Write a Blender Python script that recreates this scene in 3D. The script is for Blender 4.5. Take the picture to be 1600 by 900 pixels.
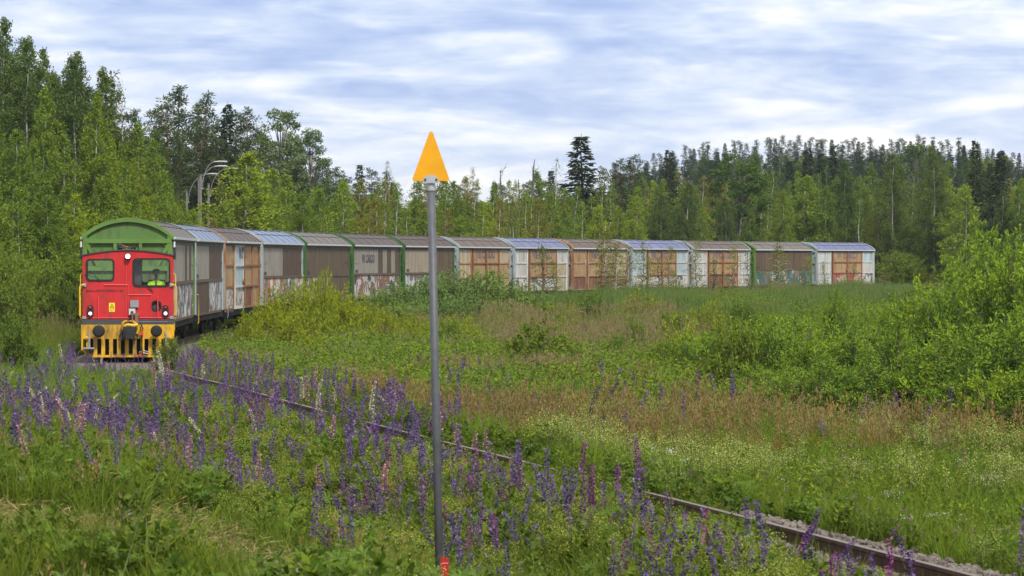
import bpy, math, random
import numpy as np
from mathutils import Matrix, Vector

# ------------------------------------------------------------------ scene, camera, light
for o in list(bpy.data.objects): bpy.data.objects.remove(o)
SC = bpy.context.scene
COL = SC.collection
F = 5000.0            # focal length in photo pixels (1600 wide)
CZ = 2.773            # eye height above the near rail
HY = 404.17           # horizon row in the photo
cam_d = bpy.data.cameras.new("camera"); cam = bpy.data.objects.new("camera", cam_d); COL.objects.link(cam)
cam_d.sensor_width = 36.0; cam_d.lens = F / 1600 * 36.0
cam_d.clip_start = 0.5; cam_d.clip_end = 6000
cam.location = (0, 0, CZ); cam.rotation_euler = (math.radians(90 - 0.525), 0, 0)
cam_d.dof.use_dof = True; cam_d.dof.focus_distance = 100.0; cam_d.dof.aperture_fstop = 10.0
SC.camera = cam

SUN_EL, SUN_AZ = 47.0, 158.0      # degrees; azimuth from +Y towards +X : behind the camera, right
W = bpy.data.worlds.new("World"); SC.world = W; W.use_nodes = True
def build_world():
    nt = W.node_tree; nt.nodes.clear(); N = nt.nodes; L = nt.links.new
    out = N.new('ShaderNodeOutputWorld'); bg = N.new('ShaderNodeBackground'); L(bg.outputs[0], out.inputs[0])
    sky = N.new('ShaderNodeTexSky'); sky.sky_type = 'NISHITA'; sky.sun_disc = False
    sky.sun_elevation = math.radians(SUN_EL); sky.sun_rotation = math.radians(SUN_AZ)
    sky.air_density = 1.0; sky.dust_density = 1.0; sky.ozone_density = 1.5
    tc = N.new('ShaderNodeTexCoord')
    def noise(scale, detail, rough, mp, loc=(0, 0, 0), dist=0.0):
        m = N.new('ShaderNodeMapping'); m.inputs['Scale'].default_value = mp; m.inputs['Location'].default_value = loc
        L(tc.outputs['Generated'], m.inputs[0])
        n = N.new('ShaderNodeTexNoise'); n.inputs['Scale'].default_value = scale
        n.inputs['Detail'].default_value = detail; n.inputs['Roughness'].default_value = rough
        n.inputs['Distortion'].default_value = dist
        L(m.outputs[0], n.inputs['Vector']); return n
    def math_(op, a, b, clamp=False):
        m = N.new('ShaderNodeMath'); m.operation = op; m.use_clamp = clamp
        for i, v in enumerate((a, b)):
            if isinstance(v, (int, float)): m.inputs[i].default_value = v
            else: L(v, m.inputs[i])
        return m.outputs[0]
    # stratiform cloud deck: wide low bands, cut by finer wisps
    n1 = noise(1.0, 6.0, 0.55, (12, 12, 74), (3.3, 8.1, 2.2), 0.5)
    n2 = noise(1.0, 8.0, 0.52, (48, 48, 190), (4.1, 1.3, 0.4), 0.4)
    n3 = noise(1.0, 3.0, 0.5, (6, 6, 40), (9.3, 4.4, 0.2), 0.0)
    s = math_('ADD', math_('ADD', math_('MULTIPLY', n1.outputs[0], 0.85), math_('MULTIPLY', n2.outputs[0], 0.36)), math_('MULTIPLY', n3.outputs[0], 0.55))
    s = math_('MULTIPLY', math_('SUBTRACT', s, 0.885), 1.2); s = math_('ADD', s, 0.545)
    ramp = N.new('ShaderNodeValToRGB'); L(s, ramp.inputs[0])
    cr = ramp.color_ramp; cr.interpolation = 'B_SPLINE'
    cr.elements[0].position = 0.30; cr.elements[0].color = (0.36, 0.47, 0.78, 1)
    cr.elements[1].position = 0.78; cr.elements[1].color = (1.02, 1.0, 0.99, 1)
    for p, c in ((0.40, (0.46, 0.57, 0.84, 1)), (0.50, (0.58, 0.68, 0.89, 1)), (0.59, (0.73, 0.80, 0.94, 1)), (0.68, (0.90, 0.93, 0.98, 1))):
        e = cr.elements.new(p); e.color = c
    # the deck is brighter overhead than at the horizon, as every overcast sky is
    sep = N.new('ShaderNodeSeparateXYZ'); L(tc.outputs['Generated'], sep.inputs[0])
    mr = N.new('ShaderNodeMapRange'); mr.interpolation_type = 'SMOOTHSTEP'; L(sep.outputs[2], mr.inputs[0])
    mr.inputs[1].default_value = 0.10; mr.inputs[2].default_value = 0.75; mr.inputs[3].default_value = 9.6; mr.inputs[4].default_value = 10.5
    vm = N.new('ShaderNodeVectorMath'); vm.operation = 'SCALE'; L(ramp.outputs[0], vm.inputs[0]); L(mr.outputs[0], vm.inputs['Scale'])
    lowf = N.new('ShaderNodeMapRange'); lowf.interpolation_type = 'SMOOTHSTEP'; L(sep.outputs[2], lowf.inputs[0]); lowf.inputs[1].default_value = 0.052; lowf.inputs[2].default_value = 0.026; lowf.inputs[3].default_value = 0.0; lowf.inputs[4].default_value = 0.11
    L(math_('ADD', s, lowf.outputs[0]), ramp.inputs[0])
    wf = N.new('ShaderNodeMapRange'); wf.interpolation_type = 'SMOOTHSTEP'; L(sep.outputs[2], wf.inputs[0]); wf.inputs[1].default_value = 0.10; wf.inputs[2].default_value = 0.45; wf.inputs[3].default_value = 0.0; wf.inputs[4].default_value = 0.85
    wm = N.new('ShaderNodeMix'); wm.data_type = 'RGBA'; L(wf.outputs[0], wm.inputs[0]); L(vm.outputs[0], wm.inputs[6]); wm.inputs[7].default_value = (8.0, 7.9, 7.7, 1)
    mix = N.new('ShaderNodeMix'); mix.data_type = 'RGBA'; mix.inputs[0].default_value = 0.93
    L(sky.outputs[0], mix.inputs[6]); L(wm.outputs[2], mix.inputs[7])
    L(mix.outputs[2], bg.inputs[0]); bg.inputs[1].default_value = 0.10
build_world()
sun_d = bpy.data.lights.new("sun", 'SUN'); sun = bpy.data.objects.new("sun", sun_d); COL.objects.link(sun)
sun_d.energy = 3.7; sun_d.angle = math.radians(9); sun_d.color = (1.0, 0.95, 0.87)
_a, _e = math.radians(SUN_AZ), math.radians(SUN_EL)
sun.rotation_euler = Vector((math.sin(_a) * math.cos(_e), math.cos(_a) * math.cos(_e), math.sin(_e))).to_track_quat('Z', 'Y').to_euler()
SC.view_settings.view_transform = 'Standard'; SC.view_settings.look = 'None'
SC.view_settings.exposure = 0.27; SC.view_settings.gamma = 1.0; SC.view_settings.use_curve_mapping = False
SC.render.engine = 'CYCLES'
cy = SC.cycles; cy.max_bounces = 6; cy.diffuse_bounces = 2; cy.glossy_bounces = 2; cy.transmission_bounces = 4; cy.transparent_max_bounces = 8
cy.caustics_reflective = False; cy.caustics_refractive = False; cy.use_denoising = True; cy.sample_clamp_indirect = 6.0

RNG = np.random.default_rng(7)
random.seed(5)
def U(a, b): return float(RNG.uniform(a, b))

# ------------------------------------------------------------------ object helpers
def tag(o, label=None, cat=None, group=None, kind=None):
    if label: o['label'] = label
    if cat: o['category'] = cat
    if group: o['group'] = group
    if kind: o['kind'] = kind
    return o
def empty(name, loc=(0, 0, 0), rz=0.0):
    o = bpy.data.objects.new(name, None); COL.objects.link(o); o.location = loc; o.rotation_euler = (0, 0, rz); o.empty_display_size = 0.3
    return o
def link(name, me, parent=None):
    o = bpy.data.objects.new(name, me); COL.objects.link(o)
    if parent is not None: o.parent = parent
    return o
def copy_tree(o, parent=None):
    c = o.copy(); COL.objects.link(c)
    if parent is not None: c.parent = parent
    for ch in list(o.children): copy_tree(ch, c)
    return c

class MB:
    """collects quads, triangles and n-gons, and makes ONE mesh of them"""
    def __init__(s): s.v = []; s.n = 0; s.q = []; s.t = []; s.p = []; s.sm = False
    def add(s, V): 
        V = np.asarray(V, float).reshape(-1, 3); b = s.n; s.v.append(V); s.n += len(V); return b
    def quads(s, Q, mi=0):            # Q (N,4,3) loose quads
        Q = np.asarray(Q, float); b = s.add(Q); s.q.append((np.arange(len(Q) * 4).reshape(-1, 4) + b, mi))
    def grid(s, V, nu, nv, mi=0, wrap=False):   # V (nu*nv,3)
        b = s.add(V); i, j = np.meshgrid(np.arange(nu - 1), np.arange(nv if wrap else nv - 1), indexing='ij'); j2 = (j + 1) % nv
        s.q.append((np.stack([i * nv + j, i * nv + j2, (i + 1) * nv + j2, (i + 1) * nv + j], -1).reshape(-1, 4) + b, mi))
    def poly(s, V, mi=0):
        b = s.add(V); s.p.append((list(range(b, s.n)), mi))
    def box(s, x0, x1, y0, y1, z0, z1, mi=0, M=None, rot=None):
        V = np.array([[x, y, z] for x in (x0, x1) for y in (y0, y1) for z in (z0, z1)], float)
        if rot is not None:
            c = V.mean(0); R = np.array(rot); V = (V - c) @ R.T + c
        b = s.add(V)
        s.q.append((np.array([[0, 1, 3, 2], [4, 6, 7, 5], [0, 4, 5, 1], [2, 3, 7, 6], [0, 2, 6, 4], [1, 5, 7, 3]]) + b, mi))
    def tube(s, P, r, n=8, mi=0, cap=True):
        P = np.asarray(P, float); k = len(P); r = np.broadcast_to(np.asarray(r, float), (k,))
        T = np.gradient(P, axis=0); T /= np.linalg.norm(T, axis=1, keepdims=True) + 1e-9
        ref = np.array([0, 0, 1.0]) if abs(T[0, 2]) < 0.9 else np.array([1.0, 0, 0])
        A = np.cross(T, ref); A /= np.linalg.norm(A, axis=1, keepdims=True) + 1e-9; B = np.cross(T, A)
        a = np.linspace(0, 2 * np.pi, n, endpoint=False)
        V = P[:, None] + r[:, None, None] * (A[:, None] * np.cos(a)[None, :, None] + B[:, None] * np.sin(a)[None, :, None])
        b = s.n; s.grid(V.reshape(-1, 3), k, n, mi, wrap=True)
        if cap:
            s.p.append((list(range(b, b + n))[::-1], mi)); s.p.append((list(range(b + (k - 1) * n, b + k * n)), mi))
    def lathe(s, prof, c=(0, 0, 0), axis='z', n=20, mi=0):  # prof [(r,h)]
        a = np.linspace(0, 2 * np.pi, n, endpoint=False); V = []
        for r, h in prof:
            for t in a:
                p = (r * math.cos(t), r * math.sin(t), h)
                if axis == 'y': p = (p[0], h, p[1])
                if axis == 'x': p = (h, p[0], p[1])
                V.append((p[0] + c[0], p[1] + c[1], p[2] + c[2]))
        b = s.n; s.grid(V, len(prof), n, mi, wrap=True)
        k = len(prof); s.p.append((list(range(b, b + n)), mi)); s.p.append((list(range(b + (k - 1) * n, b + k * n)), mi))
    def mesh(s, name, mats, smooth=False):
        me = bpy.data.meshes.new(name)
        V = np.concatenate(s.v) if s.v else np.zeros((0, 3))
        q = np.concatenate([a for a, _ in s.q]) if s.q else np.zeros((0, 4), int)
        qm = np.concatenate([np.full(len(a), m) for a, m in s.q]) if s.q else np.zeros(0, int)
        pl = [p for p, _ in s.p]; pm = np.array([m for _, m in s.p], int)
        loops = np.concatenate([q.ravel()] + [np.array(p) for p in pl]) if (len(q) or pl) else np.zeros(0, int)
        tot = np.concatenate([np.full(len(q), 4), np.array([len(p) for p in pl], int)]).astype(np.int32)
        st = np.concatenate([[0], np.cumsum(tot)[:-1]]).astype(np.int32) if len(tot) else np.zeros(0, np.int32)
        me.vertices.add(len(V)); me.vertices.foreach_set('co', V.astype(np.float32).ravel())
        me.loops.add(len(loops)); me.loops.foreach_set('vertex_index', loops.astype(np.int32))
        me.polygons.add(len(tot)); me.polygons.foreach_set('loop_start', st); me.polygons.foreach_set('loop_total', tot)
        me.polygons.foreach_set('material_index', np.concatenate([qm, pm]).astype(np.int32))
        me.polygons.foreach_set('use_smooth', np.full(len(tot), smooth))
        for m in (mats if isinstance(mats, (list, tuple)) else [mats]): me.materials.append(m)
        me.update(calc_edges=True); me.validate(); return me
    def build(s, name, mats, parent=None, smooth=False):
        return link(name, s.mesh(name, mats, smooth), parent)

def rrect(x0, x1, y0, y1, r, n=5):
    P = []
    for cx, cy_, a0 in ((x1 - r, y1 - r, 0), (x0 + r, y1 - r, 90), (x0 + r, y0 + r, 180), (x1 - r, y0 + r, 270)):
        for i in range(n + 1):
            a = math.radians(a0 + 90 * i / n); P.append((cx + r * math.cos(a), cy_ + r * math.sin(a)))
    return P
def circle(cx, cy_, r, n=24): return [(cx + r * math.cos(2 * math.pi * i / n), cy_ + r * math.sin(2 * math.pi * i / n)) for i in range(n)]
def plate_mesh(name, loops, thick, M, mats, bevel=0.0):
    """flat plate with holes: first loop is the outline; M takes (u,v,n) to local space"""
    cu = bpy.data.curves.new(name, 'CURVE'); cu.dimensions = '2D'; cu.fill_mode = 'BOTH'; cu.extrude = thick / 2; cu.bevel_depth = bevel
    for lp in loops:
        sp = cu.splines.new('POLY'); sp.points.add(len(lp) - 1); sp.use_cyclic_u = True
        for p, (x, y) in zip(sp.points, lp): p.co = (x, y, 0, 1)
    o = bpy.data.objects.new(name, cu); COL.objects.link(o)
    bpy.context.view_layer.update()
    me = bpy.data.meshes.new_from_object(o.evaluated_get(bpy.context.evaluated_depsgraph_get()))
    bpy.data.objects.remove(o); bpy.data.curves.remove(cu)
    me.name = name; me.transform(M); me.materials.clear()
    for m in (mats if isinstance(mats, (list, tuple)) else [mats]): me.materials.append(m)
    return me
def plate(name, loops, thick, M, mats, parent=None, bevel=0.0): return link(name, plate_mesh(name, loops, thick, M, mats, bevel), parent)
def text_mesh(name, txt, size, M, m, offset=0.0, shear=0.0, extr=0.003, align='CENTER', sp=1.0):
    cu = bpy.data.curves.new(name, 'FONT'); cu.body = txt; cu.size = size; cu.align_x = align; cu.align_y = 'CENTER'
    cu.offset = offset; cu.shear = shear; cu.extrude = extr; cu.space_character = sp; cu.resolution_u = 3
    o = bpy.data.objects.new(name, cu); COL.objects.link(o); bpy.context.view_layer.update()
    me = bpy.data.meshes.new_from_object(o.evaluated_get(bpy.context.evaluated_depsgraph_get()))
    bpy.data.objects.remove(o); bpy.data.curves.remove(cu)
    me.name = name; me.transform(M); me.materials.clear(); me.materials.append(m); return me
def MX(cx, cy_, cz, o=(0, 0, 0)):     # columns -> matrix
    m = Matrix.Identity(4)
    for j, c in enumerate((cx, cy_, cz, o)):
        for i in range(3): m[i][j] = c[i]
    return m
FRONT = lambda y=0.0, x=0.0, z=0.0: MX((1, 0, 0), (0, 0, 1), (0, -1, 0), (x, y, z))      # plate facing -Y
SIDE = lambda x=0.0, y=0.0, z=0.0: MX((0, 1, 0), (0, 0, 1), (1, 0, 0), (x, y, z))        # plate facing +X

# ------------------------------------------------------------------ materials
def nodes(name):
    m = bpy.data.materials.new(name); m.use_nodes = True; nt = m.node_tree; nt.nodes.clear()
    out = nt.nodes.new('ShaderNodeOutputMaterial'); return m, nt, nt.nodes.new, nt.links.new, out
def rgba(c): return (c[0], c[1], c[2], 1.0)
def obj_noise(N, L, scale, detail=4, rough=.6, mp=(1, 1, 1), rnd=True, dist=0.0):
    tc = N('ShaderNodeTexCoord'); m = N('ShaderNodeMapping'); m.inputs['Scale'].default_value = mp
    L(tc.outputs['Object'], m.inputs[0])
    if rnd:
        oi = N('ShaderNodeObjectInfo'); k = N('ShaderNodeMath'); k.operation = 'MULTIPLY'; k.inputs[1].default_value = 97.0
        L(oi.outputs['Random'], k.inputs[0]); c = N('ShaderNodeCombineXYZ'); L(k.outputs[0], c.inputs[0]); L(k.outputs[0], c.inputs[1]); L(c.outputs[0], m.inputs['Location'])
    n = N('ShaderNodeTexNoise'); n.inputs['Scale'].default_value = scale; n.inputs['Detail'].default_value = detail; n.inputs['Roughness'].default_value = rough
    n.inputs['Distortion'].default_value = dist
    L(m.outputs[0], n.inputs['Vector']); return n.outputs['Fac']
def ramp(N, L, fac, stops, interp='LINEAR'):
    r = N('ShaderNodeValToRGB'); L(fac, r.inputs[0]); cr = r.color_ramp; cr.interpolation = interp
    cr.elements[0].position, cr.elements[0].color = stops[0][0], rgba(stops[0][1])
    cr.elements[1].position, cr.elements[1].color = stops[-1][0], rgba(stops[-1][1])
    for p, c in stops[1:-1]:
        e = cr.elements.new(p); e.color = rgba(c)
    return r.outputs[0]
def mixc(N, L, fac, a, b, mode='MIX'):
    x = N('ShaderNodeMix'); x.data_type = 'RGBA'; x.blend_type = mode
    for i, v in ((0, fac), (6, a), (7, b)):
        if isinstance(v, (int, float)): x.inputs[i].default_value = v
        elif isinstance(v, (tuple, list)): x.inputs[i].default_value = rgba(v)
        else: L(v, x.inputs[i])
    return x.outputs[2]
def thresh(N, L, v, a, b):
    r = N('ShaderNodeMapRange'); r.interpolation_type = 'SMOOTHSTEP'; L(v, r.inputs[0]); r.inputs[1].default_value = a; r.inputs[2].default_value = b
    return r.outputs[0]
def bump(N, L, h, strength, dist=.02):
    b = N('ShaderNodeBump'); b.inputs['Strength'].default_value = strength; b.inputs['Distance'].default_value = dist; L(h, b.inputs['Height']); return b.outputs[0]
def M_plain(name, col, rough=.6, metal=0., var=.18, scale=3.0, spec=.4, dirt=0.0, bmp=0.0):
    m, nt, N, L, out = nodes(name); p = N('ShaderNodeBsdfPrincipled'); L(p.outputs[0], out.inputs[0])
    n = obj_noise(N, L, scale, 6, .65)
    lo = tuple(c * (1 - var) for c in col); hi = tuple(min(1, c * (1 + var)) for c in col)
    c = ramp(N, L, n, ((.3, lo), (.7, hi)))
    if dirt:
        n2 = obj_noise(N, L, 2.2, 7, .7, (1, 1, .35)); c = mixc(N, L, thresh(N, L, n2, .62 - dirt * .25, .80 - dirt * .1), c, (.05, .042, .03))
    L(c, p.inputs['Base Color'])
    p.inputs['Roughness'].default_value = rough; p.inputs['Metallic'].default_value = metal; p.inputs['Specular IOR Level'].default_value = spec
    if bmp: L(bump(N, L, obj_noise(N, L, scale * 6, 4), bmp), p.inputs['Normal'])
    return m
def M_rusty(name, col, amount=.45, rust=(.30, .115, .04), rust2=(.12, .05, .025), streak=True, rough=.62, col2=None, flake=True):
    """old paint gone to rust: blotches, vertical run-off, small flaked spots"""
    m, nt, N, L, out = nodes(name); p = N('ShaderNodeBsdfPrincipled'); L(p.outputs[0], out.inputs[0])
    a = obj_noise(N, L, 1.1, 7, .68); b = obj_noise(N, L, 1.0, 6, .7, (5, 5, .5)); c = obj_noise(N, L, 9.0, 5, .7)
    base = ramp(N, L, a, ((.3, tuple(x * .8 for x in col)), (.7, col2 or col)))
    s = N('ShaderNodeMath'); s.operation = 'ADD'; L(a, s.inputs[0]); L(b, s.inputs[1])
    t = 1.30 - amount * .55
    f1 = thresh(N, L, s.outputs[0], t - .14, t + .14)
    base = mixc(N, L, f1, base, rust)
    if flake: base = mixc(N, L, thresh(N, L, c, .66 - amount * .05, .70), base, rust2)
    d2 = obj_noise(N, L, 1.0, 5, .65, (3, 9, .35)); base = mixc(N, L, thresh(N, L, d2, .40, .70), base, mixc(N, L, 1.0, base, (.50, .45, .40), 'MULTIPLY'))
    L(base, p.inputs['Base Color']); p.inputs['Roughness'].default_value = rough; p.inputs['Specular IOR Level'].default_value = .3
    L(bump(N, L, c, .25, .01), p.inputs['Normal'])
    return m
def M_graffiti(name, base, cols, cover=.5, scale=1.6):
    """sprayed lettering: curved bands in the can colours with dark outlines, over the weathered panel"""
    m, nt, N, L, out = nodes(name); p = N('ShaderNodeBsdfPrincipled'); L(p.outputs[0], out.inputs[0])
    tc = N('ShaderNodeTexCoord'); oi = N('ShaderNodeObjectInfo'); k = N('ShaderNodeMath'); k.operation = 'MULTIPLY'; k.inputs[1].default_value = 61.0; L(oi.outputs['Random'], k.inputs[0])
    cb = N('ShaderNodeCombineXYZ'); L(k.outputs[0], cb.inputs[1])
    mp = N('ShaderNodeMapping'); mp.inputs['Scale'].default_value = (.02, .85, 1); L(tc.outputs['Object'], mp.inputs[0]); L(cb.outputs[0], mp.inputs['Location'])
    nz = N('ShaderNodeTexNoise'); nz.inputs['Scale'].default_value = 1.7; nz.inputs['Detail'].default_value = 4; L(mp.outputs[0], nz.inputs['Vector'])
    vm = N('ShaderNodeVectorMath'); vm.operation = 'MULTIPLY_ADD'; L(nz.outputs['Color'], vm.inputs[0]); vm.inputs[1].default_value = (0, 1.9, 1.5); L(mp.outputs[0], vm.inputs[2])
    vo = N('ShaderNodeTexVoronoi'); vo.inputs['Scale'].default_value = scale; L(vm.outputs[0], vo.inputs['Vector'])
    ve = N('ShaderNodeTexVoronoi'); ve.feature = 'DISTANCE_TO_EDGE'; ve.inputs['Scale'].default_value = scale; L(vm.outputs[0], ve.inputs['Vector'])
    sx = N('ShaderNodeSeparateColor'); L(vo.outputs['Color'], sx.inputs[0])
    n = len(cols); st = [(i / n, c) for i, c in enumerate(cols)]
    g = ramp(N, L, sx.outputs[0], st, 'CONSTANT')
    g = mixc(N, L, thresh(N, L, ve.outputs[0], .040, .02), g, (.045, .042, .045)); dr = obj_noise(N, L, 1.0, 6, .7, (2, 11, .5)); g = mixc(N, L, thresh(N, L, dr, .5, .66), g, mixc(N, L, .65, g, base))
    a = obj_noise(N, L, 1.1, 7, .68); c = obj_noise(N, L, 14.0, 5, .7); big = obj_noise(N, L, .42, 3, .55, (.1, 1, 1))
    bs = ramp(N, L, a, ((.3, tuple(x * .72 for x in base)), (.7, base)))
    col = mixc(N, L, thresh(N, L, big, .56 - cover * .22, .58 - cover * .22), bs, g)
    col = mixc(N, L, thresh(N, L, c, .62, .70), col, tuple(x * .6 for x in base))
    L(col, p.inputs['Base Color']); p.inputs['Roughness'].default_value = .6; p.inputs['Specular IOR Level'].default_value = .35
    return m
def M_leaf(name, a, b, trans=.35, rough=.7, spec=.03, tip=None, hue=.12, tcol=None, sat=1.03):
    """leaf: every leaf and every plant its own shade; light comes through"""
    m, nt, N, L, out = nodes(name)
    geo = N('ShaderNodeNewGeometry'); oi = N('ShaderNodeObjectInfo')
    st = [(0.0, a), (.9 if tip else 1.0, b)] + ([(1.0, tip)] if tip else [])
    c = ramp(N, L, geo.outputs['Random Per Island'], st)
    r2 = ramp(N, L, oi.outputs['Random'], ((0, (1 - hue * 1.3, 1 - hue, 1 - hue)), (.5, (1, 1, 1)), (1, (1 + hue * 1.6, 1 + hue * .9, 1 - hue))))
    c = mixc(N, L, 1.0, c, r2, 'MULTIPLY'); hs = N('ShaderNodeHueSaturation'); hs.inputs['Saturation'].default_value = sat; L(c, hs.inputs['Color']); c = hs.outputs[0]
    p = N('ShaderNodeBsdfPrincipled'); L(c, p.inputs['Base Color']); p.inputs['Roughness'].default_value = rough; p.inputs['Specular IOR Level'].default_value = spec
    if trans:
        trans *= .72
        t = N('ShaderNodeBsdfTranslucent'); tm = mixc(N, L, 1.0, c, tcol or (1.12, 1.2, .6), 'MULTIPLY'); L(tm, t.inputs[0])
        ms = N('ShaderNodeMixShader'); ms.inputs[0].default_value = trans; L(p.outputs[0], ms.inputs[1]); L(t.outputs[0], ms.inputs[2]); L(ms.outputs[0], out.inputs[0])
    else: L(p.outputs[0], out.inputs[0])
    return m
def M_emit(name, col, strength):
    m, nt, N, L, out = nodes(name); e = N('ShaderNodeEmission'); e.inputs[0].default_value = rgba(col); e.inputs[1].default_value = strength; L(e.outputs[0], out.inputs[0]); return m
def M_glass(name, tint=(.86, .9, .88), refl=.07):
    m, nt, N, L, out = nodes(name); t = N('ShaderNodeBsdfTransparent'); t.inputs[0].default_value = rgba(tint); g = N('ShaderNodeBsdfGlossy'); g.inputs['Roughness'].default_value = .03
    ms = N('ShaderNodeMixShader'); ms.inputs[0].default_value = refl; L(t.outputs[0], ms.inputs[1]); L(g.outputs[0], ms.inputs[2]); L(ms.outputs[0], out.inputs[0]); return m
def M_bark(name, base, dark, scale=6, thr=(.52, .62), mp=(1, 1, 1)):
    m, nt, N, L, out = nodes(name); p = N('ShaderNodeBsdfPrincipled'); L(p.outputs[0], out.inputs[0])
    n = obj_noise(N, L, scale, 5, .65, mp); L(mixc(N, L, thresh(N, L, n, *thr), base, dark), p.inputs['Base Color']); p.inputs['Roughness'].default_value = .85; return m

# ------------------------------------------------------------------ the track's curve (surveyed from the photo)
K_S = np.array([-80, -40, 0, 45, 90, 135, 190.]); K_K = np.array([-0.002, 0.0015, 0.0043, 0.0037, 0.0037, 0.0036, 0.0028])
def _track():
    ds = .5; s = np.arange(-80, 215, ds); kk = np.interp(s, K_S, K_K)
    th = np.cumsum(kk) * ds; i0 = np.searchsorted(s, 0); th = th - th[i0] - 0.1153
    x = np.cumsum(np.sin(th)) * ds; y = np.cumsum(np.cos(th)) * ds
    return s, x - x[i0] - 11.9607, y - y[i0] + 99.6115, th
TS, TX, TY, TH = _track()
def sstep(a, b, v):
    t = np.clip((np.asarray(v, float) - a) / (b - a), 0, 1); return t * t * (3 - 2 * t)
def rail_z(s): return -0.30 * sstep(-35, -3, s)
def at_s(s): return float(np.interp(s, TS, TX)), float(np.interp(s, TS, TY)), float(np.interp(s, TS, TH))
def near_track(x, y):
    x = np.atleast_1d(np.asarray(x, float)); y = np.atleast_1d(np.asarray(y, float)); D = np.empty(len(x)); S = np.empty(len(x))
    for i in range(0, len(x), 4000):
        dx = x[i:i + 4000, None] - TX[None]; dy = y[i:i + 4000, None] - TY[None]; k = np.argmin(dx * dx + dy * dy, 1)
        r = np.arange(len(k)); t = TH[k]; D[i:i + 4000] = dx[r, k] * np.cos(t) - dy[r, k] * np.sin(t)
        e = np.hypot(dx[r, k], dy[r, k]); D[i:i + 4000] = np.where(np.abs(D[i:i + 4000]) < .7 * e, np.sign(D[i:i + 4000] + 1e-9) * e, D[i:i + 4000]); S[i:i + 4000] = TS[k]
    return D, S
def fbm(x, y, sc, seed=0):
    x = np.asarray(x) / sc; y = np.asarray(y) / sc; r = np.random.default_rng(seed); o = 0; a = 1; tot = 0
    for k in range(4):
        for j in range(3):
            an, ph, f = r.uniform(0, 6.28), r.uniform(0, 6.28), 2 ** k * r.uniform(.7, 1.4)
            o = o + a * np.sin((x * math.cos(an) + y * math.sin(an)) * f * 2.2 + ph + 1.3 * np.sin((x * math.sin(an * 1.7) - y * math.cos(an * 1.7)) * f + ph * 2)); tot += a
        a *= .55
    return o / tot * 1.8          # roughly -1..1
def ground_z(x, y, D=None, S=None):
    x = np.atleast_1d(np.asarray(x, float)); y = np.atleast_1d(np.asarray(y, float))
    if D is None: D, S = near_track(x, y)
    zr = rail_z(S)
    form = zr - .62
    out_t = np.interp(y, [0, 20, 30, 45, 70, 95, 130, 180, 300], [.75, .50, .40, .25, -.05, -.1, .1, .2, .3]) + np.clip(-D - 14, 0, 200) * .012
    in_t = np.interp(y, [0, 40, 70, 110, 260], [-.5, -.55, -.6, -.75, -.75]) + 0 * x
    z = np.where(D < 0, form + (out_t - form) * sstep(2.3, 7.0, -D), form + (in_t - form) * sstep(2.3, 7, D))
    z = z + .07 * fbm(x, y, 5.0, 3) * sstep(2.4, 6, np.abs(D)) + .02 * fbm(x, y, 1.2, 4)
    hill = 13.0 * sstep(360, 560, y) * (.35 + .65 * sstep(-60, 50, x * 560 / np.maximum(y, 1))) + 6 * sstep(560, 900, y)
    left = 3.0 * sstep(-20, -60, x) * sstep(130, 260, y)
    return z + hill + left
def plant_z(x, y, D, S):
    z = ground_z(x, y, D, S); a = np.abs(D); return np.maximum(z, rail_z(S) + np.interp(a, [1.5, 1.9, 3.0, 3.6], [-.19, -.27, -.76, -3]))
def gz(x, y): return float(ground_z([x], [y])[0])
def wx(px, Y): return (px - 800.0) / F * Y                  # photo column -> metres at distance Y
def wz(py, Y): return CZ + (HY - py) / F * Y

# ------------------------------------------------------------------ ground, ballast, railway
def build_ground():
    ys = np.concatenate([np.linspace(-25, 14, 14), np.linspace(15, 80, 150), np.linspace(81, 290, 190), np.geomspace(295, 4500, 70)])
    us = np.linspace(-1, 1, 181); us = np.sign(us) * np.abs(us) ** 1.25
    X = us[None] * (14 + .32 * np.abs(ys) + np.maximum(ys - 300, 0) * .6)[:, None]; Y = np.repeat(ys[:, None], len(us), 1)
    Z = ground_z(X.ravel(), Y.ravel())
    b = MB(); b.grid(np.stack([X.ravel(), Y.ravel(), Z], -1), len(ys), len(us))
    m, nt, N, L, out = nodes('meadow_soil'); p = N('ShaderNodeBsdfPrincipled'); L(p.outputs[0], out.inputs[0])
    n = obj_noise(N, L, .35, 8, .7, rnd=False); n2 = obj_noise(N, L, 6, 6, .7, rnd=False)
    c = ramp(N, L, n, ((.3, (.045, .060, .018)), (.5, (.07, .085, .028)), (.72, (.095, .085, .038))))
    c = mixc(N, L, thresh(N, L, n2, .5, .7), c, (.035, .04, .015)); L(c, p.inputs['Base Color']); p.inputs['Roughness'].default_value = .95
    L(bump(N, L, n2, .8, .08), p.inputs['Normal'])
    o = b.build('ground', m, smooth=True); tag(o, kind='structure')
build_ground()

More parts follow.
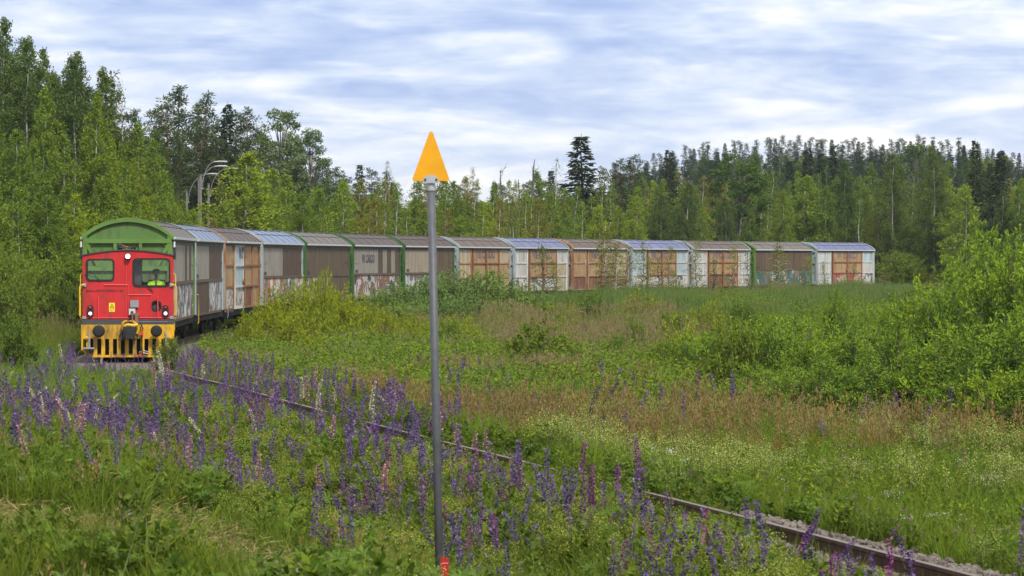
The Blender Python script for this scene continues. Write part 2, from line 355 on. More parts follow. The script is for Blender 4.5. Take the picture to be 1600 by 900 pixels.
def sweep(prof, s0, s1, ds=.5, off=0.0):
    """profile [(lateral, height above rail top)] carried along the track"""
    S = np.arange(s0, s1 + 1e-6, ds); x = np.interp(S, TS, TX); y = np.interp(S, TS, TY); t = np.interp(S, TS, TH); z = rail_z(S)
    V = []
    for (d, h) in prof:
        V.append(np.stack([x + (d + off) * np.cos(t), y - (d + off) * np.sin(t), z + h], -1))
    V = np.stack(V, 1); return V.reshape(-1, 3), len(S), len(prof)
M_ballast = M_plain('ballast_gravel', (.16, .135, .115), .95, var=.5, scale=16, bmp=1.0)
M_railside = M_rusty('rail_rust', (.075, .038, .026), .6, (.11, .055, .032), (.04, .022, .016))
M_railtop = M_plain('rail_head_worn', (.19, .155, .135), .55, metal=.3, var=.15, scale=8)
M_wood = M_plain('sleeper_wood', (.10, .075, .055), .9, var=.4, scale=7, bmp=.6)
def build_track():
    b = MB(); V, a, c = sweep([(-3.0, -.75), (-1.9, -.26), (-1.55, -.18), (0, -.17), (1.55, -.18), (1.95, -.27), (3.1, -.75)], -80, 210); b.grid(V, a, c)
    tag(b.build('gravel_bed', M_ballast, smooth=True), kind='structure')
    root = empty('railway_track', (0, 0, 0)); tag(root, 'single rusty railway track curving through the lupines', 'railway track')
    prof = [(-.035, 0), (.035, 0), (.036, -.035), (.010, -.05), (.010, -.135), (.065, -.15), (.065, -.165), (-.065, -.165), (-.065, -.15), (-.010, -.135), (-.010, -.05), (-.036, -.035)]
    for off in (-.797, .797):
        b = MB(); V, a, c = sweep(prof, -80, 205, .5, off); b.grid(V, a, c, 0, wrap=True)
        q, mi = b.q[0]; q = q.reshape(a - 1, c, 4)
        b.q = [(q[:, 0].reshape(-1, 4), 1), (q[:, 1:].reshape(-1, 4), 0)]
        b.build('rail', [M_railside, M_railtop], root)
    b = MB(); b.box(-1.3, 1.3, -.12, .12, -.19, -.0, 0); sm = b.mesh('sleeper', M_wood)
    for k in range(62):
        s = -79 + k * .65; x, y, t = at_s(s); o = link('sleeper', sm, root); o.location = (x, y, rail_z(s) - .166); o.rotation_euler = (0, 0, -t)
build_track()

# ------------------------------------------------------------------ shared paints
P_black = M_plain('black_steel', (.018, .018, .019), .6, var=.4)
P_rubber = M_plain('black_rubber', (.012, .012, .012), .75, var=.3)
P_dgrey = M_plain('dark_grey_frame', (.05, .052, .055), .6, var=.25)
P_grey = M_plain('grey_metal', (.28, .29, .30), .45, metal=.3, var=.2)
P_galv = M_plain('galvanised_steel', (.37, .385, .40), .5, metal=.25, var=.12, scale=5)
P_under = M_plain('underframe_grime', (.022, .020, .018), .85, var=.5)

def wheelset(root, y, r=.47):
    b = MB()
    b.tube([(-.8, y, r - .0), (.8, y, r)], .085, 8)
    for sx in (-1, 1):
        b.lathe([(r * .45, sx * .71), (r, sx * .73), (r, sx * .83), (r * .9, sx * .86), (r * .35, sx * .86)], (0, y, r), 'x', 24)
    return b.build('wheelset', P_under, root, True)

# ------------------------------------------------------------------ the red locomotive
P_red = M_plain('loco_red_paint', (.46, .020, .022), .42, var=.16, scale=1.4, spec=.35, dirt=.5)
P_redrail = M_plain('loco_red_trim', (.66, .045, .05), .35, var=.05)
P_yel = M_plain('loco_yellow_paint', (.62, .34, .012), .5, var=.14, scale=2.0, dirt=.9)
P_hand = M_plain('handrail_yellow', (.72, .42, .03), .4, var=.08)
P_lens = M_emit('lit_white_lamp', (1.0, .97, .92), 3.0)
P_redlens = M_plain('red_lens', (.25, .01, .01), .15, var=.1, spec=.7)
P_glass = M_glass('window_glass', (.95, .97, .96), .025)
P_cabin = M_plain('cab_lining', (.06, .06, .062), .7, var=.2)
P_wyel = M_plain('warning_yellow', (.80, .62, .02), .5, var=.05)
def build_loco():
    x0, y0, t0 = at_s(0.0); xb, yb, _ = at_s(7.0); t0 = math.atan2(xb - x0, yb - y0)
    root = empty('shunting_locomotive', (x0, y0, rail_z(0.0)), -t0)
    tag(root, 'small red shunting locomotive with yellow slotted buffer beam heading the freight train', 'locomotive')
    X = lambda px: (px - 200.5) / 50.2
    H = lambda py: (557.0 - py) / 50.2
    def arc(px, base=390.0, edge=398.0): return base + (edge - base) * ((px - 200.5) / 70.5) ** 2
    def wall(y, thick, wins, name, m, lo=H(498)):
        out = [(X(130), lo), (X(271), lo)] + [(X(px), H(arc(px))) for px in np.linspace(271, 130, 15)]
        return plate(name, [out] + wins, thick, FRONT(y), m, root)
    wl = rrect(X(136), X(178.5), H(437), H(404), .10); wr = rrect(X(208.5), X(265.5), H(446), H(403), .12)
    oval = rrect(X(237), X(252), H(484), H(469), .13)
    cab = wall(.30, .03, [wl, wr, oval], 'cab_front', P_red)
    wall(2.35, .03, [rrect(X(135), X(178.5), H(436), H(404), .08), rrect(X(221), X(264), H(440), H(404), .08)], 'cab_rear', P_cabin)
    # sides with windows, floor, roof
    for sx, px in ((-1, 130.6), (1, 270.4)):
        win = rrect(.55, 1.6, H(440), H(404), .1)
        plate('cab_side', [[(.316, H(498)), (2.335, H(498)), (2.335, H(399)), (.316, H(399))], win], .03, SIDE(X(px)), P_red, root)
    b = MB(); pxs = np.linspace(128.5, 272.5, 17)
    top = [(X(p), H(arc(p)) + .035) for p in pxs]; bot = [(X(p), H(arc(p)) - .0) for p in pxs]
    pr = top + bot[::-1]; V = np.array([[u, y, h] for y in (.24, 2.42) for u, h in pr]); n = len(pr)
    b.grid(V, 2, n, wrap=True); b.poly(V[:n][::-1]); b.poly(V[n:])
    b.build('cab_roof', P_dgrey, root)
    b = MB(); b.box(X(131), X(270), .32, 2.33, H(500), H(496), 0); b.box(X(210.5), X(221), .7, 1.2, H(495), H(402), 0); b.box(X(136), X(200), .5, .9, H(495), H(447), 0)
    b.box(X(228), X(262), .42, .66, H(495), H(449.5), 0)
    b.build('cab_interior', P_cabin, root)
    b = MB(); b.box(X(231), X(258), 1.18, 1.32, H(468), H(436)); b.box(X(231), X(258), .75, 1.2, H(476), H(469)); b.box(X(243), X(247), .9, 1.0, H(495), H(475)); b.build('driver_seat', P_black, root)
    # windows: gasket ring with rounded inner edge, and the pane
    for w, nm, bars in ((wl, (136, 178.5, 437, 404), .1), (wr, (208.5, 265.5, 446, 403), .12)):
        a0, a1, b0, b1 = nm
        inner = rrect(X(a0) + .035, X(a1) - .035, H(b0) + .035, H(b1) - .035, bars - .02); outer = rrect(X(a0) - .022, X(a1) + .022, H(b0) - .022, H(b1) + .022, bars + .02)
        fr = plate('window', [outer, inner], .02, FRONT(.272), P_rubber, root)
        plate('pane', [inner], .006, FRONT(.285), P_glass, fr)
    plate('vent_hole', [rrect(X(236), X(253), H(485), H(468), .14), rrect(X(238), X(251), H(483), H(470), .12)], .02, FRONT(.274), P_rubber, root)
    b = MB(); b.box(X(233), X(256), .36, .40, H(489), H(465)); b.build('vent_backing', P_dgrey, root)
    # red trim lines on the front: seams and rails
    def trim(pts, r=.012, name='trim_rail', y=.27, m=None):
        b = MB(); b.tube([(X(px), y, H(py)) for px, py in pts], r, 6); return b.build(name, m or P_redrail, root)
    trim([(198.2, 406), (198.2, 494)], .010); trim([(163, 444), (201, 444)], .018); trim([(201, 444), (201, 494)], .009)
    trim([(201, 459.5), (237, 459.5)], .016); trim([(236.6, 460), (236.6, 496)], .009); trim([(134, 495.6), (267, 495.6)], .014)
    for px in (154.5, 247): trim([(px, 461), (px, 497)], .020, 'grab_bar', .235)
    # roof horns, top lamp, aerials
    b = MB(); b.lathe([(.05, .12), (.085, .10), (.10, .20), (.10, .28)], (X(200.5), 0, H(399)), 'y', 16); l = b.build('top_lamp', P_black, root, True)
    b = MB(); b.lathe([(.0, .094), (.075, .096), (.07, .102), (.0, .104)], (X(200.5), 0, H(399)), 'y', 16); b.build('lens', P_lens, l)
    for px, dpx in ((191, -6), (206, 6)):
        b = MB(); b.tube([(X(px) - (dpx / 50.2), .55, H(385.5)), (X(px), .55, H(385.5)), (X(px + dpx * .6), .55, H(385.2)), (X(px + dpx), .55, H(384.8))], [.03, .03, .045, .085], 10); b.tube([(X(px), .55, H(385)), (X(px), .55, H(390))], .02, 6)
        b.build('horn', P_black, root)
    b = MB(); b.tube([(X(187), .6, H(391)), (X(187), .6, H(380))], [.07, .055], 8); b.tube([(X(187), .6, H(382)), (X(187), .6, H(378.5))], [.09, .05], 8); b.build('beacon', P_black, root)
    b = MB(); b.tube([(X(190), .6, H(381)), (X(196), .62, H(383.5)), (X(201), .63, H(384))], .012, 5); b.build('air_hose', M_plain('orange_hose', (.5, .12, .03), .6), root)
    for px, s in ((127.5, -1), (273, 1)):
        b = MB(); b.tube([(X(px), .35, H(404)), (X(px), .35, H(392)), (X(px), .35, H(385))], [.045, .035, .03], 7); b.tube([(X(px - 3), .35, H(386)), (X(px + 3), .35, H(386))], .02, 5)
        b.tube([(X(px), .35, H(399)), (X(px - s * 4), .35, H(397))], .025, 5); a = b.build('aerial_mount', P_black, root)
        b = MB(); b.tube([(X(px), .35, H(384.5)), (X(px), .35, H(376))], .028, 7); b.build('aerial', M_plain('white_plastic', (.6, .6, .6), .4), a)
    # wipers
    for pts in ([(133, 426), (150, 432), (158, 438)], [(141, 421), (158, 437.5)], [(229, 446), (240, 455)], [(231, 444), (239, 452.5)]):
        trim(pts, .011, 'wiper', .25, P_black)
    # lamps left and right
    for px in (142, 259):
        b = MB(); ov = rrect(X(px - 5), X(px + 5), H(493.5), H(475.5), .095)
        hl = plate('headlight', [ov, circle(X(px), H(480.5), .068, 18), circle(X(px), H(488.5), .068, 18)], .10, FRONT(.245), P_black, root)
        b = MB(); b.lathe([(0, .20), (.06, .205), (.068, .225), (0, .225)], (X(px), 0, H(480.5)), 'y', 16); b.build('red_lens', P_redlens, hl, True)
        b = MB(); b.lathe([(0, .20), (.042, .203), (.050, .225), (0, .225)], (X(px), 0, H(488.5)), 'y', 16); b.build('white_lens', P_lens, hl, True)
        b = MB(); b.box(X(px - 4.6), X(px + 4.6), .226, .25, H(493), H(476)); b.build('reflector', P_dgrey, hl)
    # boxes
    b = MB(); b.box(X(204), X(217), .20, .284, H(479), H(468))
    for k in range(6): b.box(X(205.5 + k * 1.9), X(206.3 + k * 1.9), .19, .20, H(478), H(469))
    b.build('grille_box', P_grey, root)
    b = MB(); b.box(X(202), X(212), .18, .284, H(491), H(481)); bx = b.build('socket_box', M_plain('pale_grey_box', (.45, .46, .46), .5), root)
    b = MB(); b.box(X(205), X(209), .17, .18, H(489), H(485)); b.build('socket', P_black, bx)
    b = MB(); b.box(X(171), X(180), .274, .284, H(486), H(472)); ws = b.build('warning_sign', P_wyel, root)
    tri = [(X(175.5), H(473)), (X(171.9), H(480.2)), (X(179.1), H(480.2))]; tin = [(X(175.5), H(474.6)), (X(173.1), H(479.4)), (X(177.9), H(479.4))]
    plate('warning_triangle', [tri, tin], .004, FRONT(.271), P_black, ws)
    plate('bolt_symbol', [[(X(175.8), H(475.6)), (X(174.8), H(477.6)), (X(175.4), H(477.6)), (X(175.1), H(479)), (X(176.3), H(477)), (X(175.7), H(477))]], .004, FRONT(.271), P_black, ws)
    b = MB(); 
    for k in range(3): b.box(X(172.4), X(178.6 - k), .2705, .274, H(482.6 + k * 1.1), H(482.2 + k * 1.1))
    b.build('small_print', M_plain('print_brown', (.25, .18, .03), .6), ws)
    # lettering
    link('lettering', text_mesh('lettering_a', 'SAALASTI', .098, FRONT(.279) @ Matrix.Translation((X(148.3), H(453.3), 0)) @ Matrix.Diagonal((1.22, 1, 1, 1)), P_black, .002, .15), root)
    link('lettering', text_mesh('lettering_b', 'OTSO 4 20', .098, FRONT(.279) @ Matrix.Translation((X(179), H(453.3), 0)) @ Matrix.Diagonal((1.22, 1, 1, 1)), P_black, .002, .15), root)
    plate('emblem', [[(X(163.6), H(450.2)), (X(161.6), H(453.8)), (X(163), H(453.8)), (X(162.4), H(456)), (X(164.3), H(452.6)), (X(163.1), H(452.6)), (X(164.4), H(450))]], .006, FRONT(.279), P_black, root)
    # corner brackets and hand rails
    for s, px in ((-1, 132.5), (1, 268.5)):
        b = MB(); b.box(X(px - 3), X(px + 3), .24, .283, H(447), H(441)); b.build('corner_bracket', P_grey, root); b = MB(); b.box(X(px - 3), X(px + 3), .24, .283, H(497), H(492.5)); b.build('corner_bracket', P_grey, root)
        e = px + s * 5.5
        b = MB(); b.tube([(X(e + s), .34, H(494)), (X(e + s * 1.4), .18, H(492)), (X(e + s * 1.4), .17, H(447)), (X(e), .17, H(444)), (X(px - s * 1), .22, H(444))], .020, 7)
        b.tube([(X(e - s * .5), .5, H(498)), (X(e + s * .6), .48, H(494)), (X(e + s * .6), .48, H(429)), (X(e - s * 1.5), .48, H(426)), (X(px), .48, H(427))], .018, 7); b.build('handrail', P_hand, root)
    # frame, hood behind the cab
    b = MB(); b.box(X(128.5), X(272.5), .02, 7.9, H(505.8), H(498.2)); b.build('frame', P_dgrey, root)
    b = MB(); b.box(X(215), X(262), -.004, .02, H(501.9), H(501.1)); b.build('frame_step', P_grey, root)
    b = MB(); b.box(-1.05, 1.05, 2.42, 7.6, H(498), 2.05); b.box(-.6, .6, 2.9, 5.0, 2.05, 2.18); b.box(-.3, .3, 5.5, 6.2, 2.05, 2.3); b.build('hood', P_red, root)
    # slotted buffer beam
    slots = []
    for k in range(12):
        c = 131.8 + k * 12.2 + (2.0 if k == 0 else 0); hw = 3.1 if k else 2.2
        if k == 11: c = 267.6; hw = 2.9
        slots.append([(X(c - hw), H(528)), (X(c + hw), H(528)), (X(c + hw), H(553.2)), (X(c - hw), H(553.2))])
    beam = [(X(128.2), H(505.8)), (X(272.6), H(505.8)), (X(272.6), H(540)), (X(256), H(556.8)), (X(140), H(556.8)), (X(128.2), H(545))]
    slots = [s for k, s in enumerate(slots)]
    slots[0] = [(X(131), H(528)), (X(136), H(528)), (X(136), H(544)), (X(131), H(541))]
    slots[11] = [(X(264.8), H(528)), (X(270.6), H(528)), (X(270.6), H(540)), (X(264.8), H(545.5))]
    slots[10] = [(X(252.6), H(528)), (X(259.4), H(528)), (X(259.4), H(549)), (X(252.6), H(553.2))]
    plate('buffer_beam', [beam] + slots, .06, FRONT(.0), P_yel, root)
    b = MB(); b.box(X(133), X(268), .5, 7.5, H(552), H(506)); b.build('chassis', P_under, root)
    for px, r in ((156, 9.6), (245, 9.1)):
        b = MB(); b.lathe([(.09, -.03), (.09, -.34)], (X(px), 0, H(515.5)), 'y', 16); bf = b.build('buffer', P_dgrey, root, True)
        b = MB(); b.lathe([(r / 50.2 * .8, -.33), (r / 50.2, -.345), (r / 50.2, -.375), (r / 50.2 * .6, -.39), (.025, -.395)], (X(px), 0, H(515.5)), 'y', 28); b.build('buffer_plate', P_rubber, bf, True)
        s = -1 if px < 200 else 1
        b = MB(); b.tube([(X(px + s * 11), -.06, H(526)), (X(px + s * 17), -.06, H(526.5))], .01, 4); b.lathe([(.0, -.11), (.06, -.11), (.065, -.03)], (X(px + s * 19.5), 0, H(527)), 'y', 14); b.build('lashing_eye', P_yel, root, True)
    for px, fx in ((141, (131, 149)), (260, (253, 270))):
        b = MB(); b.box(X(px - 1.4), X(px + 1.4), -.075, -.035, H(543), H(516)); b.box(X(fx[0]), X(fx[1]), -.30, -.02, H(543.5), H(541)); b.build('shunter_step', P_grey, root)
    # automatic coupler: yellow frame above a black head
    b = MB(); b.tube([(X(192), -.15, H(518)), (X(193), -.2, H(503)), (X(197), -.2, H(500)), (X(208), -.2, H(500)), (X(214), -.18, H(505)), (X(217), -.15, H(513)), (X(215), -.15, H(520))], .045, 7)
    b.tube([(X(195), -.22, H(508)), (X(200), -.24, H(506)), (X(210), -.24, H(507)), (X(216), -.2, H(506))], .05, 7); b.box(X(209), X(213.5), -.2, -.05, H(527), H(523)); cf = b.build('coupler', P_yel, root)
    b = MB(); b.box(X(194), X(213), -.45, .0, H(526), H(509)); b.box(X(190), X(196), -.3, -.02, H(530), H(514)); b.box(X(197), X(209), -.55, -.4, H(527), H(512)); b.tube([(X(203), -.56, H(517)), (X(203), -.3, H(517))], .09, 10)
    b.tube([(X(187), -.1, H(524)), (X(191), -.3, H(518)), (X(196), -.3, H(512))], .02, 5); b.build('coupler_head', P_black, cf)
    b = MB(); b.box(X(207), X(209), -.25, .24, H(515), H(489)); b.box(X(211.5), X(217), -.12, .0, H(504), H(490.5)); b.box(X(204), X(219), -.1, 0.2, H(490.5), H(488.2)); b.build('coupler_post', M_plain('rusty_post', (.16, .11, .07), .8), cf)
    b = MB(); b.tube([(X(221), -.1, H(505)), (X(224), -.2, H(512)), (X(222.5), -.15, H(521)), (X(222.5), -.14, H(545)), (X(224), -.12, H(552))], .022, 6); hz = b.build('brake_hose', P_rubber, root)
    P_rc = M_plain('red_coupling', (.6, .03, .03), .5)
    for q in ((220.5, 225, 522, 517.5), (218, 221.5, 554.5, 551)):
        b = MB(); b.box(X(q[0]), X(q[1]), -.2, -.1, H(q[2]), H(q[3])); b.build('hose_coupling', P_rc, hz)
    b = MB(); b.tube([(X(218), -.12, H(549)), (X(226), -.14, H(546.5)), (X(233), -.12, H(548.5)), (X(232), -.12, H(551)), (X(224), -.13, H(550))], .018, 6); b.build('cable', P_grey, root)
    for y in (1.9, 5.9): wheelset(root, y, .48)
    b = MB(); b.box(X(245), X(272), .2, .32, .08, .36, rot=[[.85, 0, -.5], [0, 1, 0], [.5, 0, .85]]); b.build('rail_guard', M_plain('guard_brown', (.12, .09, .075), .8), root)
    return root, x0, y0, t0
LOCO, LX, LY, LT = build_loco()

# ------------------------------------------------------------------ the driver
def skin_mesh(name, V, E, R, m, parent, sub=2):
    me = bpy.data.meshes.new(name); me.from_pydata(V, E, []); me.update(); o = link(name, me, parent)
    md = o.modifiers.new('skin', 'SKIN'); md.use_smooth_shade = True
    for i, r in enumerate(R):
        sv = me.skin_vertices[0].data[i]; sv.radius = (r, r) if isinstance(r, (int, float)) else r; sv.use_root = (i == 0)
    if sub:
        sd = o.modifiers.new('sub', 'SUBSURF'); sd.levels = sub; sd.render_levels = sub
    me.materials.append(m); return o
def build_driver():
    lx, ly = .87, .98                                    # seat centre in the cab
    c, s = math.cos(-LT), math.sin(-LT)
    root = empty('person', (LX + c * lx - s * ly, LY + s * lx + c * ly, rail_z(0) + 1.82), -LT)
    tag(root, 'driver in a yellow high visibility jacket and dark helmet seated at the cab window', 'person')
    skin = M_plain('skin', (.20, .105, .07), .55, var=.1); hv = M_plain('hivis_cloth', (.46, .80, .035), .7, var=.15, scale=5); dk = M_plain('dark_trousers', (.03, .035, .05), .8)
    # hips at origin, facing -Y
    V = [(0, 0, .0), (0, .0, .22), (0, -.01, .42), (0, -.01, .56), (0, -.03, .66), (0, -.045, .74), (0, -.03, .83)]
    E = [(0, 1), (1, 2), (2, 3), (3, 4), (4, 5), (5, 6)]; R = [(.15, .12), (.155, .115), (.17, .11), (.075, .07), (.055, .055), (.078, .092), (.07, .085)]
    for sx in (-1, 1):
        i = len(V); V += [(sx * .19, -.01, .49), (sx * .27, -.08, .24), (sx * .10, -.30, .20), (sx * .07, -.36, .205)]; E += [(2, i), (i, i + 1), (i + 1, i + 2), (i + 2, i + 3)]; R += [.06, .048, .034, (.04, .022)]
        w = i + 3
        for k, (dx, dz, ln) in enumerate(((.03, .0, .07), (.012, .006, .085), (-.006, .004, .08), (-.022, -.004, .06))):
            j = len(V); V += [(sx * .07 + dx, -.36 - ln * .6, .205 + dz), (sx * .07 + dx * .8, -.36 - ln, .185 + dz)]; E += [(w, j), (j, j + 1)]; R += [.010, .008]
        j = len(V); V += [(sx * .07 - sx * .04, -.375, .215), (sx * .07 - sx * .05, -.41, .21)]; E += [(w, j), (j, j + 1)]; R += [.012, .009]
        i = len(V); V += [(sx * .10, -.02, -.02), (sx * .13, -.42, .0), (sx * .13, -.46, -.40), (sx * .13, -.56, -.46)]; E += [(0, i), (i, i + 1), (i + 1, i + 2), (i + 2, i + 3)]; R += [.10, .065, .05, .045]
    # nose, jaw
    j = len(V); V += [(0, -.135, .735)]; E += [(5, j)]; R += [.016]
    skin_mesh('body', V, E, R, skin, root)
    JV = [(0, 0, .02), (0, .0, .22), (0, -.01, .42), (0, -.01, .56), (0, -.015, .60)]; JE = [(0, 1), (1, 2), (2, 3), (3, 4)]; JR = [(.175, .145), (.18, .14), (.195, .13), (.10, .09), (.085, .08)]
    for sx in (-1, 1):
        i = len(JV); JV += [(sx * .20, -.01, .49), (sx * .275, -.08, .24), (sx * .125, -.27, .205)]; JE += [(2, i), (i, i + 1), (i + 1, i + 2)]; JR += [.082, .068, .05]
    j = skin_mesh('jacket', JV, JE, JR, hv, root)
    b = MB()
    for z in (.12, .30):
        a = np.linspace(0, 2 * np.pi, 21)[:-1]; b.grid(np.array([[(.188) * math.cos(t), .150 * math.sin(t) - .003, z + dz] for dz in (0, .05) for t in a]), 2, 20, wrap=True)
    b.build('reflective_band', M_plain('silver_band', (.55, .56, .56), .35), j)
    b = MB(); b.box(-.02, .02, -.16, -.13, .30, .58, rot=None); b.build('jacket_opening', dk, j)
    TV = [(0, 0, -.02)]; TE = []; TR = [(.17, .14)]
    for sx in (-1, 1):
        i = len(TV); TV += [(sx * .10, -.03, -.02), (sx * .13, -.42, .0), (sx * .13, -.46, -.38)]; TE += [(0, i), (i, i + 1), (i + 1, i + 2)]; TR += [.115, .085, .07]
    skin_mesh('trousers', TV, TE, TR, dk, root)
    b = MB(); b.lathe([(.118, .80), (.125, .83), (.118, .88), (.085, .925), (.0, .94)], (0, -.03, 0), 'z', 18); b.lathe([(.0, .80), (.13, .80), (.13, .815), (.0, .815)], (0, -.075, 0), 'z', 18); b.build('helmet', P_black, root, True)
    for sx in (-1, 1):
        b = MB(); b.lathe([(0, -.128), (.012, -.127), (.014, -.115)], (sx * .032, 0, .775), 'y', 8); b.build('eye', P_black, root)
        b = MB(); b.tube([(sx * .080, -.03, .72), (sx * .092, -.02, .75), (sx * .085, -.025, .78)], .014, 6); b.build('ear', skin, root)
    b = MB(); b.tube([(-.025, -.128, .685), (0, -.134, .683), (.025, -.128, .685)], .007, 5); b.build('mouth', M_plain('lips', (.12, .05, .04), .5), root)
build_driver()

# ------------------------------------------------------------------ the freight wagons
WL, WP, S1 = 11.389, 12.515, 9.08
HS, HE, HT = .95, 3.70, 4.42          # sill, eave, roof crown above the rail
HWID = 1.50
C_lg = (.345, .315, .27); C_br = (.112, .069, .044); C_ol = (.140, .097, .057); C_bg = (.39, .33, .245); C_br2 = (.20, .125, .085)
GREEN = M_plain('wagon_green', (.092, .190, .034), .5, var=.14, scale=1.2, dirt=.35)
GREEND = M_plain('wagon_green_dark', (.030, .085, .020), .55, var=.15, scale=1.2, dirt=.4)
GREYB = M_plain('wagon_blue_grey', (.30, .35, .38), .5, var=.12, dirt=.4)
TAN = M_rusty('wagon_tan', (.36, .30, .22), .5)
DKIN = M_plain('wagon_dark_inside', (.03, .022, .018), .9)
M_lg = M_rusty('panel_light_grey', C_lg, .12, (.25, .19, .14), (.16, .12, .09)); M_br = M_rusty('panel_brown', C_br, .15, (.13, .085, .06), (.09, .06, .04)); M_ol = M_rusty('panel_olive', C_ol, .1, (.17, .12, .075), (.12, .085, .055))
M_bg = M_rusty('panel_beige', C_bg, .2, (.30, .21, .13), (.2, .12, .08)); M_rail = M_rusty('panel_rail', (.145, .100, .070), .2, (.16, .10, .07), (.10, .06, .04)); M_gr2 = M_rusty('panel_grey_green', (.30, .29, .22), .15)
G_a = M_graffiti('graffiti_pale', (.20, .15, .11), [(.50, .50, .50), (.17, .12, .09), (.32, .38, .46), (.42, .40, .38), (.16, .11, .08), (.60, .60, .60)], .75, 2.2)
G_b = M_graffiti('graffiti_orange', (.21, .155, .11), [(.55, .17, .07), (.45, .44, .40), (.19, .14, .10), (.36, .10, .09), (.12, .25, .22), (.6, .58, .52), (.25, .2, .15)], .75, 2.0)
G_c = M_graffiti('graffiti_red', (.20, .145, .10), [(.50, .48, .46), (.36, .05, .045), (.40, .16, .05), (.52, .50, .49), (.04, .04, .04), (.2, .145, .10), (.46, .46, .47)], .58, 2.8)
G_d = M_graffiti('graffiti_green', (.21, .155, .10), [(.03, .12, .09), (.06, .18, .14), (.36, .34, .29), (.17, .12, .075), (.09, .20, .27), (.14, .10, .065), (.03, .10, .08)], .62, 2.2)
G_e = M_graffiti('graffiti_crimson', (.42, .28, .16), [(.42, .03, .06), (.36, .55, .62), (.42, .28, .17), (.45, .04, .07), (.44, .30, .19)], .6, 1.7)
G_w = M_graffiti('graffiti_black_on_white', (.52, .50, .45), [(.52, .50, .46), (.45, .40, .34), (.10, .10, .11), (.55, .53, .48), (.5, .47, .42)], .55, 2.6)
W_or = M_rusty('faded_orange', (.44, .295, .145), .50, (.33, .175, .075), (.17, .075, .04), col2=(.52, .405, .235)); W_cr = M_rusty('cream_paint', (.50, .44, .30), .42, (.46, .28, .12), (.2, .09, .04), col2=(.54, .50, .37)); W_wh = M_rusty('white_paint', (.56, .58, .57), .34, (.45, .33, .20), (.18, .10, .06), col2=(.62, .65, .66))
W_rb = M_rusty('red_brown_rust', (.26, .12, .07), .7, (.17, .07, .04), (.09, .045, .03), col2=(.42, .30, .19)); W_fr = M_rusty('frame_cream', (.55, .43, .28), .62, (.36, .16, .07), (.18, .08, .04)); W_fw = M_rusty('frame_white', (.66, .66, .63), .25, (.42, .27, .15)); W_fo = M_rusty('frame_rust', (.40, .21, .10), .8, (.28, .11, .05))
W_bl = M_rusty('pale_blue_paint', (.42, .54, .60), .15, (.45, .35, .25), (.3, .2, .12), col2=(.50, .60, .65))
def M_roof(name, col, rust, amount, rough=.42, metal=.0): 
    m = M_rusty(name, col, amount, rust, tuple(c * .6 for c in rust), rough=rough); return m
R_blue = M_roof('roof_sky_tint_blue', (.15, .22, .38), (.14, .16, .21), .25, .35); R_viol = M_roof('roof_sky_tint_violet', (.135, .16, .32), (.16, .16, .26), .3, .4); R_brown = M_roof('roof_brown', (.095, .070, .058), (.080, .048, .036), .35, .5); R_red = M_roof('roof_red_brown', (.085, .052, .044), (.07, .038, .028), .35, .5)  # blue and violet base colours paint the sky's reflection onto the metal
R_grey = M_roof('roof_grey', (.165, .148, .135), (.115, .09, .075), .35, .5); R_rust = M_roof('roof_grey_rust', (.130, .115, .102), (.125, .068, .042), .5, .5)
P_gut = M_plain('gutter_pale', (.50, .52, .52), .45, var=.15); P_seam = M_plain('seam_dark', (.03, .03, .032), .6)
L_dark = M_plain('letter_dark', (.05, .05, .06), .6, var=.4, scale=8); L_fade = M_rusty('letter_faded', (.16, .15, .20), .35, (.38, .22, .10), (.42, .26, .13))

